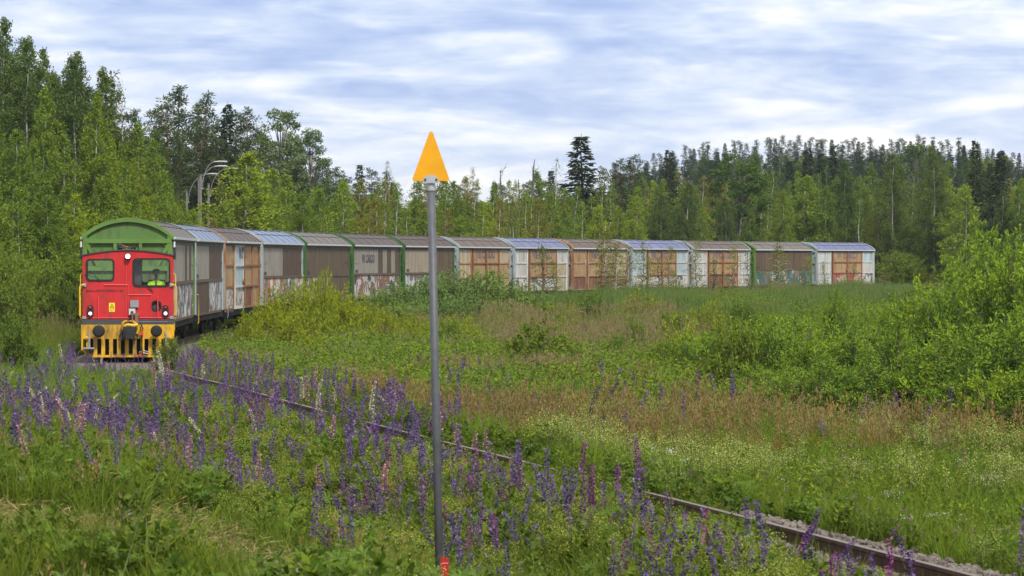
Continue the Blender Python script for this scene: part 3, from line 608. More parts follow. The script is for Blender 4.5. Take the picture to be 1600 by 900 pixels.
def roof_z(x): # circular roof through the eaves and the crown
    hw, rise = 1.56, HT - (HE + .10); r = (hw * hw + rise * rise) / (2 * rise); return HT - r + math.sqrt(r * r - x * x)
XS = np.linspace(-1.56, 1.56, 19)
END_CACHE = {}
def arc_shell(y0, y1, dz0, dz1, xs=XS):
    P = [(x, roof_z(x) + dz1) for x in xs] + [(x, roof_z(x) + dz0) for x in xs[::-1]]; n = len(P)
    V = np.array([[x, y, z] for y in (y0, y1) for x, z in P]); return V, n, P
def add_arc(b, y0, y1, dz0, dz1, mi=0):
    V, n, P = arc_shell(y0, y1, dz0, dz1); b.grid(V, 2, n, mi, wrap=True); b.poly(V[:n][::-1], mi); b.poly(V[n:], mi)
def end_meshes(m, m2):
    k = (m.name, m2.name)
    if k in END_CACHE: return END_CACHE[k]
    wall = MB(); arcp = [(x, roof_z(x) - .03) for x in np.linspace(1.46, -1.46, 17)]
    P = [(-1.46, HS), (1.46, HS)] + arcp
    for y in (.07, .11): wall.poly([(x, y, z) for x, z in (P if y < .09 else P[::-1])])
    n = len(P); wall.grid(np.array([[x, y, z] for y in (.07, .11) for x, z in P]), 2, n, wrap=True)
    fr = MB()
    fr.box(-1.44, 1.44, -.06, .068, 3.60, 3.74); fr.box(-1.40, 1.40, -.03, .067, 2.66, 2.82); fr.box(-1.44, 1.44, -.05, .069, HS, HS + .22)
    for x in (-.43, .43): fr.box(x - .055, x + .055, -.05, .065, 2.82, 3.60); fr.box(x - .055, x + .055, -.05, .065, HS + .22, 2.66)
    for s in (-1, 1):
        fr.box(s * 1.43 - .09, s * 1.43 + .06, -.03, .12, HS, 3.86)
        a = np.array([s * 1.40, 0, 3.60]); c = np.array([s * 1.0, 0, 2.82]); d = (c - a) / np.linalg.norm(c - a); nrm = np.array([-d[2], 0, d[0]])
        V = [a + nrm * .055 + (0, -.045, 0), a - nrm * .055 + (0, -.045, 0), c - nrm * .055 + (0, -.045, 0), c + nrm * .055 + (0, -.045, 0)]; V2 = [v + np.array([0, .10, 0]) for v in V]
        bb = fr.add(V + V2); fr.q.append((np.array([[0, 1, 2, 3], [7, 6, 5, 4], [0, 4, 5, 1], [1, 5, 6, 2], [2, 6, 7, 3], [3, 7, 4, 0]]) + bb, 0))
        g = [(s * 1.37, 3.598), (s * 1.12, 3.598), (s * 1.37, 3.38)]; fr.poly([(x, .02, z) for x, z in g]); fr.poly([(x, .035, z) for x, z in g[::-1]])
    add_arc(fr, -.05, .14, -.10, .05)
    END_CACHE[k] = (wall.mesh('end_wall', m2), fr.mesh('end_frame', m)); return END_CACHE[k]
def ribs(b, x, y0, y1, z0, z1, n, mi=0, gap=.05):
    w = (y1 - y0) / n
    for k in range(n): b.box(x, x + .035, y0 + k * w + gap / 2, y0 + (k + 1) * w - gap / 2, z0, z1, mi)
UNDER = {}
def wagon(i, label, kind, endm, roofm, spec):
    s0 = S1 + i * WP; xa, ya, _ = at_s(s0); xb, yb, _ = at_s(s0 + WL); xa -= .22 * (i == 0); t = math.atan2(xb - xa, yb - ya)
    root = empty('freight_wagon', (xa, ya, rail_z(s0)), -t); tag(root, label, 'freight wagon', 'covered freight wagons of the train')
    # body core
    b = MB(); b.box(-1.42, 1.42, .20, WL - .20, HS + .02, HE + .02); b.build('body', DKIN, root)
    ew, ef = end_meshes(endm[0], endm[1])
    e1 = link('end_wall', ew, root); link('end_frame', ef, e1)
    e2 = link('end_wall', ew, root); e2.location = (0, WL, 0); e2.rotation_euler = (0, 0, math.pi); link('end_frame', ef, e2)
    # roof with seams, dark edge line and pale gutter
    b = MB(); add_arc(b, .14, WL - .14, -.03, .02); rf = b.build('roof', roofm, root, False)
    b = MB()
    for x in (-1.05, -.5, 0, .5, 1.05): b.box(x - .018, x + .018, .3, WL - .3, roof_z(x) + .015, roof_z(x) + .038)
    for k in range(1, 6): add_arc(b, WL * k / 6 - .014, WL * k / 6 + .014, .01, .032)
    add_arc(b, .145, .25, .0, .045); add_arc(b, WL - .25, WL - .145, .0, .045)
    b.build('roof_seam', P_seam, rf)
    b = MB()
    for s in (-1, 1): b.box(s * 1.575 - .035, s * 1.575 + .035, .02, WL - .02, HE + .035, HE + .115)
    b.build('gutter', P_gut, rf)
    b = MB()
    for s in (-1, 1): b.box(s * 1.53 - .03, s * 1.53 + .03, .15, WL - .15, HE - .03, HE + .034)
    b.build('eave_strip', P_seam, rf)
    for s in (-1, 1):                                  # both sides are built, the far one plainly
        (side_s if kind == 'S' else side_w)(root, spec, s, i)
    # underframe
    if not UNDER:
        b = MB()
        for s in (-1, 1): b.box(s * 1.30 - .06, s * 1.30 + .06, .05, WL - .05, .66, HS - .002)
        b.box(-1.3, 1.3, .02, .14, .66, HS - .004); b.box(-1.3, 1.3, WL - .14, WL - .02, .66, HS - .004); b.box(-.9, .9, 3.6, 6.8, .45, .8); b.box(-1.2, 1.2, 7.3, 7.9, .5, .75); UNDER['u'] = b.mesh('underframe', P_under)
        b = MB(); b.tube([(0, 0, 0), (0, -.36, 0)], .075, 10); b.lathe([(.12, -.36), (.21, -.37), (.21, -.41), (.1, -.42)], (0, 0, 0), 'y', 18); UNDER['b'] = b.mesh('buffer', P_under)
    link('underframe', UNDER['u'], root)
    for s in (-1, 1):
        for y, r in ((.02, 0), (WL - .02, math.pi)):
            o = link('buffer', UNDER['b'], root); o.location = (s * .875, y, 1.05); o.rotation_euler = (0, 0, r)
    if i in (0, 1, 2, 12, 13):
        for y in (2.0, WL - 2.0):
            wheelset(root, y)
            for s in (-1, 1):
                b = MB(); b.box(s * 1.10 - .07, s * 1.10 + .07, y - .16, y + .16, .35, .62); b.box(s * 1.1 - .04, s * 1.1 + .04, y - .75, y + .75, .60, .66); b.build('axle_box', P_under, root)
    if i < 8:
        b = MB(); b.tube([(1.52, .25, .6), (1.56, .25, .65), (1.56, .25, 1.7)], .015, 5); b.tube([(1.56, .25, 1.7), (1.5, .25, 1.72)], .015, 5); b.build('grab_handle', P_hand if i in (0, 1) else P_galv, root)
    b = MB(); b.tube([(0, -.55, .95), (0, .1, .95)], .06, 8); b.tube([(.25, -.4, .5), (.3, -.15, .45), (.35, .05, .8)], .03, 6); b.build('coupling', P_under, root)
    return root
def side_s(root, sp, s, i):
    """sliding walls of upright boards: two leaves, waist rail, lower boards"""
    x = 1.42; zm = HS + .46 * (HE - HS); mid = WL * sp.get('mid', .5)
    def flip(b):
        if s < 0:
            for k, v in enumerate(b.v): v[:, 0] *= -1
            b.q = [(q[:, ::-1], m) for q, m in b.q]
    for k, (y0, y1) in enumerate(((.14, mid - .03), (mid + .03, WL - .14))):
        b = MB(); mats = sp['up'][k]; mats = mats if isinstance(mats, list) else [mats]
        n = sp.get('n', (5, 5))[k]; w = (y1 - y0) / n
        for j in range(n):
            b.box(x, x + .045, y0 + j * w + .028, y0 + (j + 1) * w - .028, zm + .06, HE - .14, j % len(mats))
        flip(b); p = b.build('sliding_wall', mats, root)
        b = MB()
        for j in range(n): b.box(x, x + .042, y0 + j * w + .028, y0 + (j + 1) * w - .028, HS + .03, zm - .07)
        flip(b); b.build('lower_boards', sp['low'][k], p)
        b = MB(); b.box(x, x + .075, y0, y1, zm - .055, zm + .055); b.box(x, x + .07, y0, y1, HE - .13, HE - .035); b.box(x, x + .06, y0, y1, HS - .06, HS + .028)
        flip(b); b.build('waist_rail', sp.get('rail', M_rail), p)
        b = MB(); e = y0 if k == 0 else y1 - 1.0
        b.box(x, x + .058, e + .02, e + .98, zm + .62, zm + .72); flip(b); b.build('wall_bracket', mats[0], p)
    if sp.get('text') and s > 0:
        link('lettering', text_mesh('lettering', 'VR CARGO', .62, SIDE(x + .049) @ Matrix.Translation((.14 + (mid - .17) * .58, zm + .83, 0)) @ Matrix.Diagonal((sp['text'], 1, 1, 1)), L_dark, .022, 0, .003), root)
    if sp.get('tick') and s > 0:
        b = MB()
        for k in range(3): b.box(x + .046, x + .05, 1.3 + k * .38, 1.5 + k * .38, zm + .95 - k * .02, zm + 1.02); b.box(x + .046, x + .05, 1.75, 1.83, zm + .75 - k * .12, zm + .82 - k * .12)
        b.box(x + .046, x + .05, .45, .8, zm + .16, zm + .22); b.build('stencil_mark', L_dark, root)
    if s > 0:
        b = MB(); b.box(x + .05, x + .075, .45, .62, zm + .12, zm + .26); b.box(x + .05, x + .075, .72, .95, zm + .12, zm + .26); b.build('number_plate', L_dark, root)
def side_w(root, sp, s, i):
    """steel panels in raised frames: narrow end panel, wide double door, narrow end panel"""
    x = 1.42; z = [HS, HS + .335 * (HE - HS), HS + .665 * (HE - HS), HE - .04]
    cols = [.12, WL * .27, WL * .53, WL * .785, WL - .12]
    def flip(b):
        if s < 0:
            for k, v in enumerate(b.v): v[:, 0] *= -1
            b.q = [(q[:, ::-1], m) for q, m in b.q]
    names = ('end_panel', 'door', 'door', 'end_panel')
    for c in range(4):
        a0, a1 = cols[c], cols[c + 1]
        if c == 0: a1 -= .30
        b = MB(); mats = sp['cols'][c]                      # bottom, middle, top
        for r in range(3): b.box(x, x + .02, a0 + .04, a1 - .04, z[r] + .03, z[r + 1] - .03, r)
        flip(b); p = b.build(names[c], mats, root)
        b = MB(); f = .055; X1 = x + (.085 if c in (1, 2) else .065)
        for y in (a0, a1 - 2 * f): b.box(x + .001, X1, y, y + 2 * f, z[0] - .03, z[3])
        for r in range(4):
            b.box(x + .001, X1 - .004, a0 + 2 * f, a1 - 2 * f, z[r] - (.04 if r else .03), z[r] + .04 if r < 3 else z[3])
        flip(b); b.build('panel_frame', sp['frames'][c], p)
        if c == 0:
            b = MB()
            for r in range(3):
                for zc in (z[r] + .12, z[r + 1] - .12): b.box(x + .021, x + .05, a1 - .22, a1 - .11, zc - .07, zc + .07)
            flip(b); b.build('hinge', sp['frames'][c], p)
        if c == 1:
            b = MB(); b.tube([(x + .11, a1 - .16, z[0] + .1), (x + .11, a1 - .16, z[3] - .1)], .03, 6); b.box(x + .07, x + .14, a1 - .3, a1 - .05, z[1] + .15, z[1] + .35); b.box(x + .07, x + .14, a1 - .3, a1 - .05, z[1] - .02, z[1] + .08); flip(b); b.build('lock_bar', W_fo, p)
    b = MB(); y = cols[1] - .28; b.box(x, x + .03, y, y + .24, z[0], z[3]); flip(b); b.build('door_gap', DKIN, root)
    b = MB()
    for y0, y1 in ((.2, cols[1] - .4), (cols[3] + .1, WL - .2)): b.box(x + .0, x + .05, y0, y1, HS - .14, HS - .035); flip(b); b.build('sill_plate', P_dgrey, root); b = MB()
    b = MB(); b.box(x + .0, x + .07, .03, .115, HS - .1, HE); b.box(x, x + .07, WL - .115, WL - .03, HS - .1, HE); flip(b); b.build('corner_post', sp['frames'][0], root)
    if s > 0:
        tx = sp.get('text', 1.25)
        if tx:
            link('lettering', text_mesh('lettering', 'VR CARGO', .66, SIDE(x + .025) @ Matrix.Translation((cols[2] - .05, z[2] + .52, 0)) @ Matrix.Diagonal((tx, 1, 1, 1)), L_fade, .03, 0, .003), root)
        if sp.get('marks'):
            b = MB(); r = random.Random(i)
            for k in range(7):
                y = r.uniform(.3, 2.3); zz = r.uniform(z[0] + .1, z[1] - .1); w = r.uniform(.08, .3); h = r.uniform(.05, .22); b.box(x + .021, x + .025, y, y + w, zz, zz + h)
            b.build('stencil_mark', M_rusty('stencil_brown', (.14, .06, .04), .3), root)
g, gd, gb = (GREEN, M_plain('wagon_green_wall', (.074, .160, .034), .6, var=.2, scale=1.2, dirt=.6)), (M_plain('wagon_green_shabby', (.040, .108, .024), .55, var=.2, dirt=.5), GREEND), (GREYB, GREYB)
def Wcols(l, m, r, lowl=None, lowm=None, lowr=None, midr=None): return [[lowl or l, l, l], [lowm or m, m, m], [lowm or m, m, m], [lowr or r, midr or r, r]]
WAG = [
 ('green ended freight wagon coupled right behind the red locomotive, grey ribbed side with graffiti', 'S', g, R_grey, dict(up=(M_lg, [M_gr2, M_br]), low=(G_a, G_a), tick=1)),
 ('second freight wagon behind the locomotive, light grey left wall and dark brown right wall', 'S', (GREYB, TAN), R_blue, dict(up=(M_lg, M_br), low=(M_br, G_a), n=(5, 5))),
 ('third freight wagon behind the locomotive, rusty panels with one pale blue panel in its middle', 'W', (TAN, TAN), R_brown, dict(cols=[[G_w, W_or, W_or], [G_w, W_bl, W_bl], [W_rb, W_or, W_or], [W_or, W_or, W_or]], frames=(W_fo, W_fw, W_fo, W_fo), text=.8)),
 ('freight wagon with sky tinted roof, grey left and brown right boards over orange graffiti', 'S', gb, R_blue, dict(up=(M_lg, M_br), low=(G_b, G_b), n=(5, 5))),
 ('olive brown boarded freight wagon with green end frame and pale grey roof', 'S', gd, R_grey, dict(up=(M_ol, M_ol), low=(G_a, M_ol), tick=1, n=(5, 5))),
 ('freight wagon with dark lettering on grey boards and red and white graffiti below', 'S', gd, R_brown, dict(up=(M_lg, [M_br, M_gr2]), low=(G_c, G_c), text=.98, n=(5, 5), mid=.52)),
 ('freight wagon with reddish brown roof and beige left boards behind the sign pole', 'S', gd, R_red, dict(up=(M_bg, M_ol), low=(G_a, M_ol), n=(5, 5))),
 ('cream and orange rusty freight wagon standing behind the willow bush', 'W', gb, R_rust, dict(cols=Wcols(W_cr, W_or, W_cr, W_cr, W_cr, W_cr, W_or), frames=(W_fr, W_fo, W_fo, W_fr))),
 ('freight wagon with pale cream end panels, orange doors and sky tinted violet roof', 'W', gb, R_viol, dict(cols=Wcols(W_wh, W_or, W_wh, G_w, G_w, W_cr, W_cr), frames=(W_fw, W_fo, W_fo, W_fw), marks=1)),
 ('rustiest freight wagon, orange panels with red brown lower row behind the yellowish birch sapling', 'W', (TAN, TAN), R_rust, dict(cols=Wcols(W_or, W_or, W_cr, W_rb, W_rb, W_rb), frames=(W_fr, W_fr, W_fo, W_fr))),
 ('freight wagon with light blue panels, orange doors and sky tinted violet roof half hidden by saplings', 'W', gb, R_viol, dict(cols=Wcols(W_bl, W_or, W_bl, G_w, G_w, G_w), frames=(W_fw, W_fo, W_fo, W_fw))),
 ('white freight wagon with orange doors, grey rusty roof and red graffiti on its lower right', 'W', (GREYB, TAN), R_rust, dict(cols=[[W_wh, W_wh, W_wh], [W_rb, W_or, W_or], [G_c, W_or, W_or], [W_wh, W_wh, W_wh]], frames=(W_fw, W_fo, W_fo, W_fw), marks=1)),
 ('olive brown freight wagon with green end and green graffiti, next to last', 'S', g, R_grey, dict(up=(M_ol, M_ol), low=(G_d, G_d), n=(3, 5), mid=.48, rail=M_ol)),
 ('last freight wagon of the train, white with orange doors and sky tinted violet roof', 'W', gb, R_viol, dict(cols=[[W_wh, W_wh, W_wh], [G_e, W_or, W_or], [G_e, W_or, W_or], [G_w, W_wh, W_bl]], frames=(W_fw, W_fo, W_fo, W_fw))),
]
for i, (lb, kd, en, rf, sp) in enumerate(WAG): wagon(i, lb, kd, en, rf, sp)

# ------------------------------------------------------------------ the marker sign and its red tag
def build_sign():
    Y = 24.0; bx = wx(688.5, Y); by = Y; bz = gz(bx, by); k = Y / F
    topx, topz = wx(673.5, Y), wz(283, Y); lean = (topx - bx) / (topz - bz)
    root = empty('marker_sign', (bx, by, bz)); tag(root, 'orange yellow triangle sign on a tall grey pole standing in the grass', 'sign')
    P_sign = M_plain('sign_amber', (.68, .315, .006), .5, var=.09, scale=5.0, spec=.3, dirt=.25); P_pole = M_plain('pole_grey', (.085, .090, .100), .55, metal=.1, var=.28, scale=6)
    Lh = topz - bz
    P = lambda h: (lean * h, 0, h)
    b = MB(); b.tube([P(-.3), P(Lh * .5), P(Lh + .02)], .030, 16); b.build('pole', P_pole, root, True)
    b = MB(); b.tube([P(Lh - .075), P(Lh - .07), P(Lh - .005), P(Lh + .03), P(Lh + .035)], [.033, .034, .034, .020, .004], 16); br = b.build('clamp', P_galv, root, True)
    o = Lh - .0
    w, hgt, r = 58 * k / 2 - .010, 78 * k, .014
    def rt(pts, r, n=5):
        out = []
        for i in range(len(pts)):
            p0, p1, p2 = np.array(pts[i - 1]), np.array(pts[i]), np.array(pts[(i + 1) % len(pts)])
            a = (p0 - p1) / np.linalg.norm(p0 - p1); c = (p2 - p1) / np.linalg.norm(p2 - p1); ang = math.acos(float(a @ c)); d = r / math.tan(ang / 2)
            s, e = p1 + a * d, p1 + c * d; m = (a + c) / np.linalg.norm(a + c); ctr = p1 + m * r / math.sin(ang / 2)
            a0 = math.atan2(*(s - ctr)[::-1]); a1 = math.atan2(*(e - ctr)[::-1]); da = (a1 - a0 + math.pi) % (2 * math.pi) - math.pi
            out += [tuple(ctr + r * np.array([math.cos(a0 + da * q / n), math.sin(a0 + da * q / n)])) for q in range(n + 1)]
        return out
    cx = lean * Lh
    tri = rt([(cx - w - .014, o), (cx + w + .014, o), (cx - .001 + .003, o + hgt + .022)], r)
    plate('sign_plate', [tri], .004, FRONT(-.040), P_sign, root, bevel=.001)
    half = [(cx + .060 * math.cos(a), o - .006 + .052 * math.sin(a)) for a in np.linspace(0, math.pi, 14)]
    plate('clamp_plate', [half + [(cx - .060, o - .016), (cx + .060, o - .016)]], .006, FRONT(-.047), P_galv, br)
    for s in (-1, 1):
        b = MB(); b.lathe([(.0, -.058), (.008, -.058), (.009, -.049)], (cx + s * .042, 0, o + .010), 'y', 8); b.build('bolt', P_black, br)
    # red tag plate leaning on the pole
    Yt = 23.8; tx, tz = wx(695, Yt), wz(888, Yt); k = Yt / F
    t = empty('marker_tag', (tx, Yt, gz(tx, Yt))); tag(t, 'small red plastic marker with a rounded tip beside the foot of the sign pole', 'marker')
    h0 = tz - gz(tx, Yt); P_tag = M_plain('tag_red', (.42, .012, .018), .4, var=.1)
    u = .0305; pts = [(-u, h0 + .085), (u, h0 + .07), (u - .002, h0 - .02)] + [(u * .95 * math.cos(a), h0 - .035 + .05 * math.sin(a)) for a in np.linspace(0, -math.pi, 10)] + [(-u, h0 - .02)]
    plate('tag_plate', [pts], .006, FRONT(0), P_tag, t)
    b = MB(); b.box(-.02, .024, -.0045, -.003, h0 + .033, h0 + .039); b.box(-.012, .004, -.0045, -.003, h0 - .005, h0 + .002); b.box(.006, .012, -.0045, -.003, h0 - .02, h0 - .006); b.build('tag_print', M_plain('tag_pink', (.6, .25, .25), .5), t)
    b = MB(); b.box(-.014, .014, .003, .012, -.2, h0 + .02); b.build('stake', P_dgrey, t)
build_sign()

# ------------------------------------------------------------------ street lamps behind the train
def build_lamps():
    spec = [(292, 299, 332, 272, 271, 'leftmost and lowest curved street lamp above the freight wagons'), (311, 281, 345, 260, 231, 'middle curved street lamp with the lower of two close lamp heads'),
            (313.5, 274, 344.6, 253, 219, 'highest curved street lamp beside the middle one'), (326, 288, 363, 264, 246, 'rightmost curved street lamp against the dark pines')]
    P_arm = M_plain('lamp_arm_grey', (.24, .25, .26), .5, var=.1)
    wood = M_plain('lamp_pole_wood', (.17, .155, .14), .8, var=.25)
    for px, py, lx, ly, Y, lb in spec:
        x, zt = wx(px, Y), wz(py, Y); z0 = gz(x, Y); ax, az = wx(lx, Y) - x, wz(ly, Y) - z0; h = zt - z0
        root = empty('street_lamp', (x, Y, z0)); tag(root, lb, 'street lamp', 'street lamps behind the train')
        b = MB(); b.tube([(0, 0, -.3), (0, 0, h)], [.12, .085], 10); b.tube([(0, 0, h), (0, 0, h + .05)], .12, 10); b.build('pole', wood, root)
        P = []
        for q in np.linspace(0, 1, 14):
            a = q * math.pi / 2; P.append((.14 + (ax - .5) * (1 - math.cos(a)), -.02, h - .9 + (az - h + .9) * math.sin(a)))
        b = MB(); b.tube(P, .020, 7); b.box(.04, .2, -.05, .05, h - .95, h - .85); b.build('arm', P_arm, root)
        e = P[-1]; b = MB(); b.tube([(e[0] - .1, -.02, e[2]), (e[0] + .25, -.02, e[2] + .03), (e[0] + .75, -.02, e[2] + .02), (e[0] + .85, -.02, e[2] - .01)], [.03, .055, .06, .03], 10); b.build('lamp_head', M_plain('lamp_white', (.42, .42, .41), .4), root)
build_lamps()

# ------------------------------------------------------------------ trees
B_birch = M_bark('birch_bark', (.46, .44, .40), (.05, .045, .04), 5, (.56, .64), (1, 1, .55)); B_pine = M_bark('pine_bark', (.20, .11, .065), (.07, .05, .04), 4, (.45, .6)); B_spruce = M_bark('spruce_bark', (.10, .08, .065), (.05, .042, .036), 5, (.45, .6)); B_grey = M_bark('grey_bark', (.15, .135, .115), (.06, .055, .045), 5, (.45, .6)); B_twig = M_bark('birch_twig', (.075, .055, .04), (.05, .038, .03)); B_dead = M_bark('dead_wood', (.11, .095, .08), (.05, .045, .04), 5, (.45, .6))
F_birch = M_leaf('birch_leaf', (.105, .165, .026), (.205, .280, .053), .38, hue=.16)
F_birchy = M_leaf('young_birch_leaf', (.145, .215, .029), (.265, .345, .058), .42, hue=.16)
F_birchd = M_leaf('dark_birch_leaf', (.060, .102, .024), (.122, .178, .044), .33, hue=.14, sat=.97)  # deeper green leaf for the tall birches
F_brown = M_leaf('olive_birch_leaf', (.14, .15, .03), (.24, .235, .055), .4, hue=.12)
F_spruce = M_leaf('spruce_needle', (.018, .032, .014), (.042, .060, .026), .08, .6, hue=.10)
F_pine = M_leaf('pine_needle', (.042, .066, .024), (.085, .118, .044), .12, .6, hue=.16)
F_hill = M_leaf('hazed_hill_pine_needle', (.030, .052, .030), (.062, .090, .048), .10, .6, hue=.12)  # bluish needle colour paints in the distance haze over the hill
F_dec = M_leaf('alder_leaf', (.055, .105, .020), (.105, .170, .036), .3, hue=.12)
F_asp = M_leaf('aspen_leaf', (.085, .130, .050), (.145, .205, .090), .32, hue=.10)
F_grey = M_leaf('grey_twig_leaf', (.10, .10, .06), (.16, .155, .10), .25, hue=.1)

def unit(v): return v / (np.linalg.norm(v, axis=-1, keepdims=True) + 1e-9)
def leaves(rng, P, L, asp=.55, up=.35, axis=None, ax_w=0.0):
    """one pointed leaf (folded diamond as one flat quad) at each point"""
    n = len(P); a = rng.normal(size=(n, 3)); a = unit(a)
    if axis is not None: a = unit(a * (1 - ax_w) + axis * ax_w)
    c = rng.normal(size=(n, 3)); c[:, 2] += up * 3; b = unit(np.cross(a, unit(c)))
    l = (L * rng.uniform(.65, 1.35, n))[:, None]
    return np.stack([P, P + a * l * .45 + b * l * asp * .5, P + a * l, P + a * l * .45 - b * l * asp * .5], 1)
def trunk_path(rng, H, wob=.02, lean=0.0, n=9):
    t = np.linspace(0, 1, n); w = np.cumsum(rng.normal(size=(n, 2)) * wob * H / n * 3, 0); w -= w[0]
    az = rng.uniform(0, 6.28); return np.stack([w[:, 0] + lean * H * t * math.cos(az), w[:, 1] + lean * H * t * math.sin(az), t * H], 1)
def pt(path, t):
    u = np.clip(t, 0, 1) * (len(path) - 1); i = min(int(u), len(path) - 2); return path[i] + (path[i + 1] - path[i]) * (u - i)
def make_birch(rng, H=14., R=1.9, r0=.11, nbr=85, tw=5.5, lpt=15, leaf=.15, base=.12, droop=1.0, crown=.35, thin=0.0, hang=.8, wob=.02):
    path = trunk_path(rng, H, wob); n = len(path); T = MB(); T.tube(path, r0 * (1 - np.linspace(0, 1, n)) ** .8 + .012, 7)
    C = MB(); PP = []
    for i in range(nbr):
        t = base + (1 - base) * ((i + rng.uniform(0, 1)) / nbr)
        r = (math.sqrt(max(0, 1 - ((t - crown) / (1.0 - crown)) ** 2)) ** 1.7 if t > crown else .45 + .55 * (t - base) / max(crown - base, .01)) * R * rng.uniform(.55, 1.2)
        if thin and rng.uniform() < thin: continue
        az = i * 2.4 + rng.normal() * .5; p0 = pt(path, t); d = np.array([math.cos(az), math.sin(az), 0.]); rise = rng.uniform(.6, 1.25)
        f = lambda u: p0 + d * r * u + np.array([0, 0, 1.]) * (rise * r * u - .75 * r * droop * u * u)
        if r > .45:
            us = np.linspace(0, 1, 4); T.tube([f(u) for u in us], [.030 * r / R + .006, .018 * r / R + .005, .010, .005], 4, 1, cap=False)
        for k in range(max(3, int(tw * r))):
            u = rng.uniform(.15, 1.05) ** .8; a = f(u) + rng.normal(size=3) * (.10, .10, .08); l = rng.uniform(.15, 1) * hang * (.4 + .35 * r); m = max(4, int(lpt * rng.uniform(.6, 1.4)))
            v = rng.uniform(0, 1, m); PP.append(a + np.stack([rng.normal(size=m) * .10, rng.normal(size=m) * .10, -l * v + rng.normal(size=m) * .05], 1))
    top = pt(path, 1.0); m = 60; PP.append(top + np.stack([rng.normal(size=m) * .09, rng.normal(size=m) * .09, rng.uniform(-1.6, .1, m)], 1))
    P = np.concatenate(PP); C.quads(leaves(rng, P, leaf, .62, .3)); return T, C
def make_dec(rng, H=13., R=2.6, r0=.16, ncl=70, lpc=130, leaf=.17, base=.2):
    path = trunk_path(rng, H * .85, .02); T = MB(); T.tube(path, .16 * (1 - np.linspace(0, 1, len(path))) + .02, 7); PP = []
    for i in range(ncl):
        t = base + (1 - base) * rng.uniform(0, 1); w = math.sqrt(max(0.02, 1 - ((t - .5) / .52) ** 2)) if t > .5 else .55 + .45 * (t - base) / (.5 - base)
        az = i * 2.4 + rng.normal() * .4; q = rng.uniform(.35, 1.0) ** .6; c = np.array([math.cos(az) * R * w * q, math.sin(az) * R * w * q, t * H]); s = rng.uniform(.35, .8) * (R / 2.6)
        p0 = pt(path, max(t - .12, .05)); T.tube([p0, (p0 + c) / 2 + (0, 0, .2), c], [.04, .025, .008], 4, cap=False)
        v = unit(rng.normal(size=(lpc, 3))) * (rng.uniform(.3, 1, (lpc, 1)) ** .5) * s * (1, 1, .75); PP.append(c + v)
    C = MB(); C.quads(leaves(rng, np.concatenate(PP), leaf, .65, .4)); return T, C
def make_spruce(rng, H=16., R=2.3, r0=.17, step=.36, base=.06, gap=.0, leaf=.34, pw=.9):
    path = trunk_path(rng, H, .006); T = MB(); T.tube(path, r0 * (1 - np.linspace(0, 1, len(path))) + .012, 7); C = MB(); Q = []; AX = []; z = base * H
    while z < H * .985:
        t = z / H; r = R * (1 - t) ** pw * rng.uniform(.85, 1.12) + .12; nb = max(5, int(5 + r * 3.0))
        for k in range(nb):
            if rng.uniform() < gap: continue
            az = rng.uniform(0, 6.28); L = r * rng.uniform(.7, 1.15); d = np.array([math.cos(az), math.sin(az), 0.]); p0 = pt(path, t); rise = .35 * t + .0; dr = .55 * (1 - t) + .12
            m = max(8, int(L * 17)); u = rng.uniform(.08, 1, m); side = np.array([-d[1], d[0], 0.]); w = rng.normal(size=m) * .16 * L * (1 - u * .6)
            P = p0 + d * (L * u)[:, None] + side * w[:, None] + np.array([0, 0, 1.]) * (rise * L * u - dr * L * u ** 1.6 + .18 * L * u ** 4 - np.abs(w) * .35)[:, None]
            a = unit(d[None] * rng.uniform(.3, 1, (m, 1)) + side * np.sign(w)[:, None] * rng.uniform(.2, .9, (m, 1)) + np.array([0, 0, -1.]) * rng.uniform(.1, .8, (m, 1))); Q.append(P); AX.append(a)
            if L > .6: T.tube([p0, p0 + d * L * .5 + (0, 0, rise * L * .5 - dr * L * .33), p0 + d * L * .95 + (0, 0, rise * L - dr * L * .8)], [.03, .018, .006], 3, cap=False)
        z += step * rng.uniform(.7, 1.25) * (1 - .45 * t)
    P = np.concatenate(Q); A = np.concatenate(AX); C.quads(leaves(rng, P, leaf, .38, .2, A, .75)); return T, C
def make_pine(rng, H=17., R=2.2, r0=.17, base=.42, ncl=46, lpc=100, conic=.6, leaf=.28):
    path = trunk_path(rng, H, .012); T = MB(); T.tube(path, r0 * (1 - np.linspace(0, 1, len(path))) ** .8 + .015, 7); C = MB(); PP = []; AX = []
    for i in range(ncl):
        t = base + (1 - base) * ((i + rng.uniform(0, 1)) / ncl); tt = (t - base) / (1 - base); w = (1 - tt) ** conic * (.45 + .55 * min(1, tt * 4)) + .08
        az = i * 2.4 + rng.normal() * .5; L = R * w * rng.uniform(.55, 1.15); d = np.array([math.cos(az), math.sin(az), 0.]); p0 = pt(path, t); e = p0 + d * L + (0, 0, L * rng.uniform(.05, .45)); T.tube([p0, (p0 + e) / 2 + (0, 0, -.05), e], [.04, .028, .01], 4, cap=False)
        for q in range(max(1, int(L * 1.7))):
            c = p0 + (e - p0) * rng.uniform(.45, 1.08) + rng.normal(size=3) * (.22, .22, .10); s = rng.uniform(.32, .62); v = unit(rng.normal(size=(lpc // 2, 3)) + (0, 0, .35)); PP.append(c + v * (rng.uniform(.1, 1, (len(v), 1))) * s * (1, 1, .6)); AX.append(v)
    P = np.concatenate(PP); A = np.concatenate(AX); C.quads(leaves(rng, P, leaf, .34, .3, A, .7)); return T, C
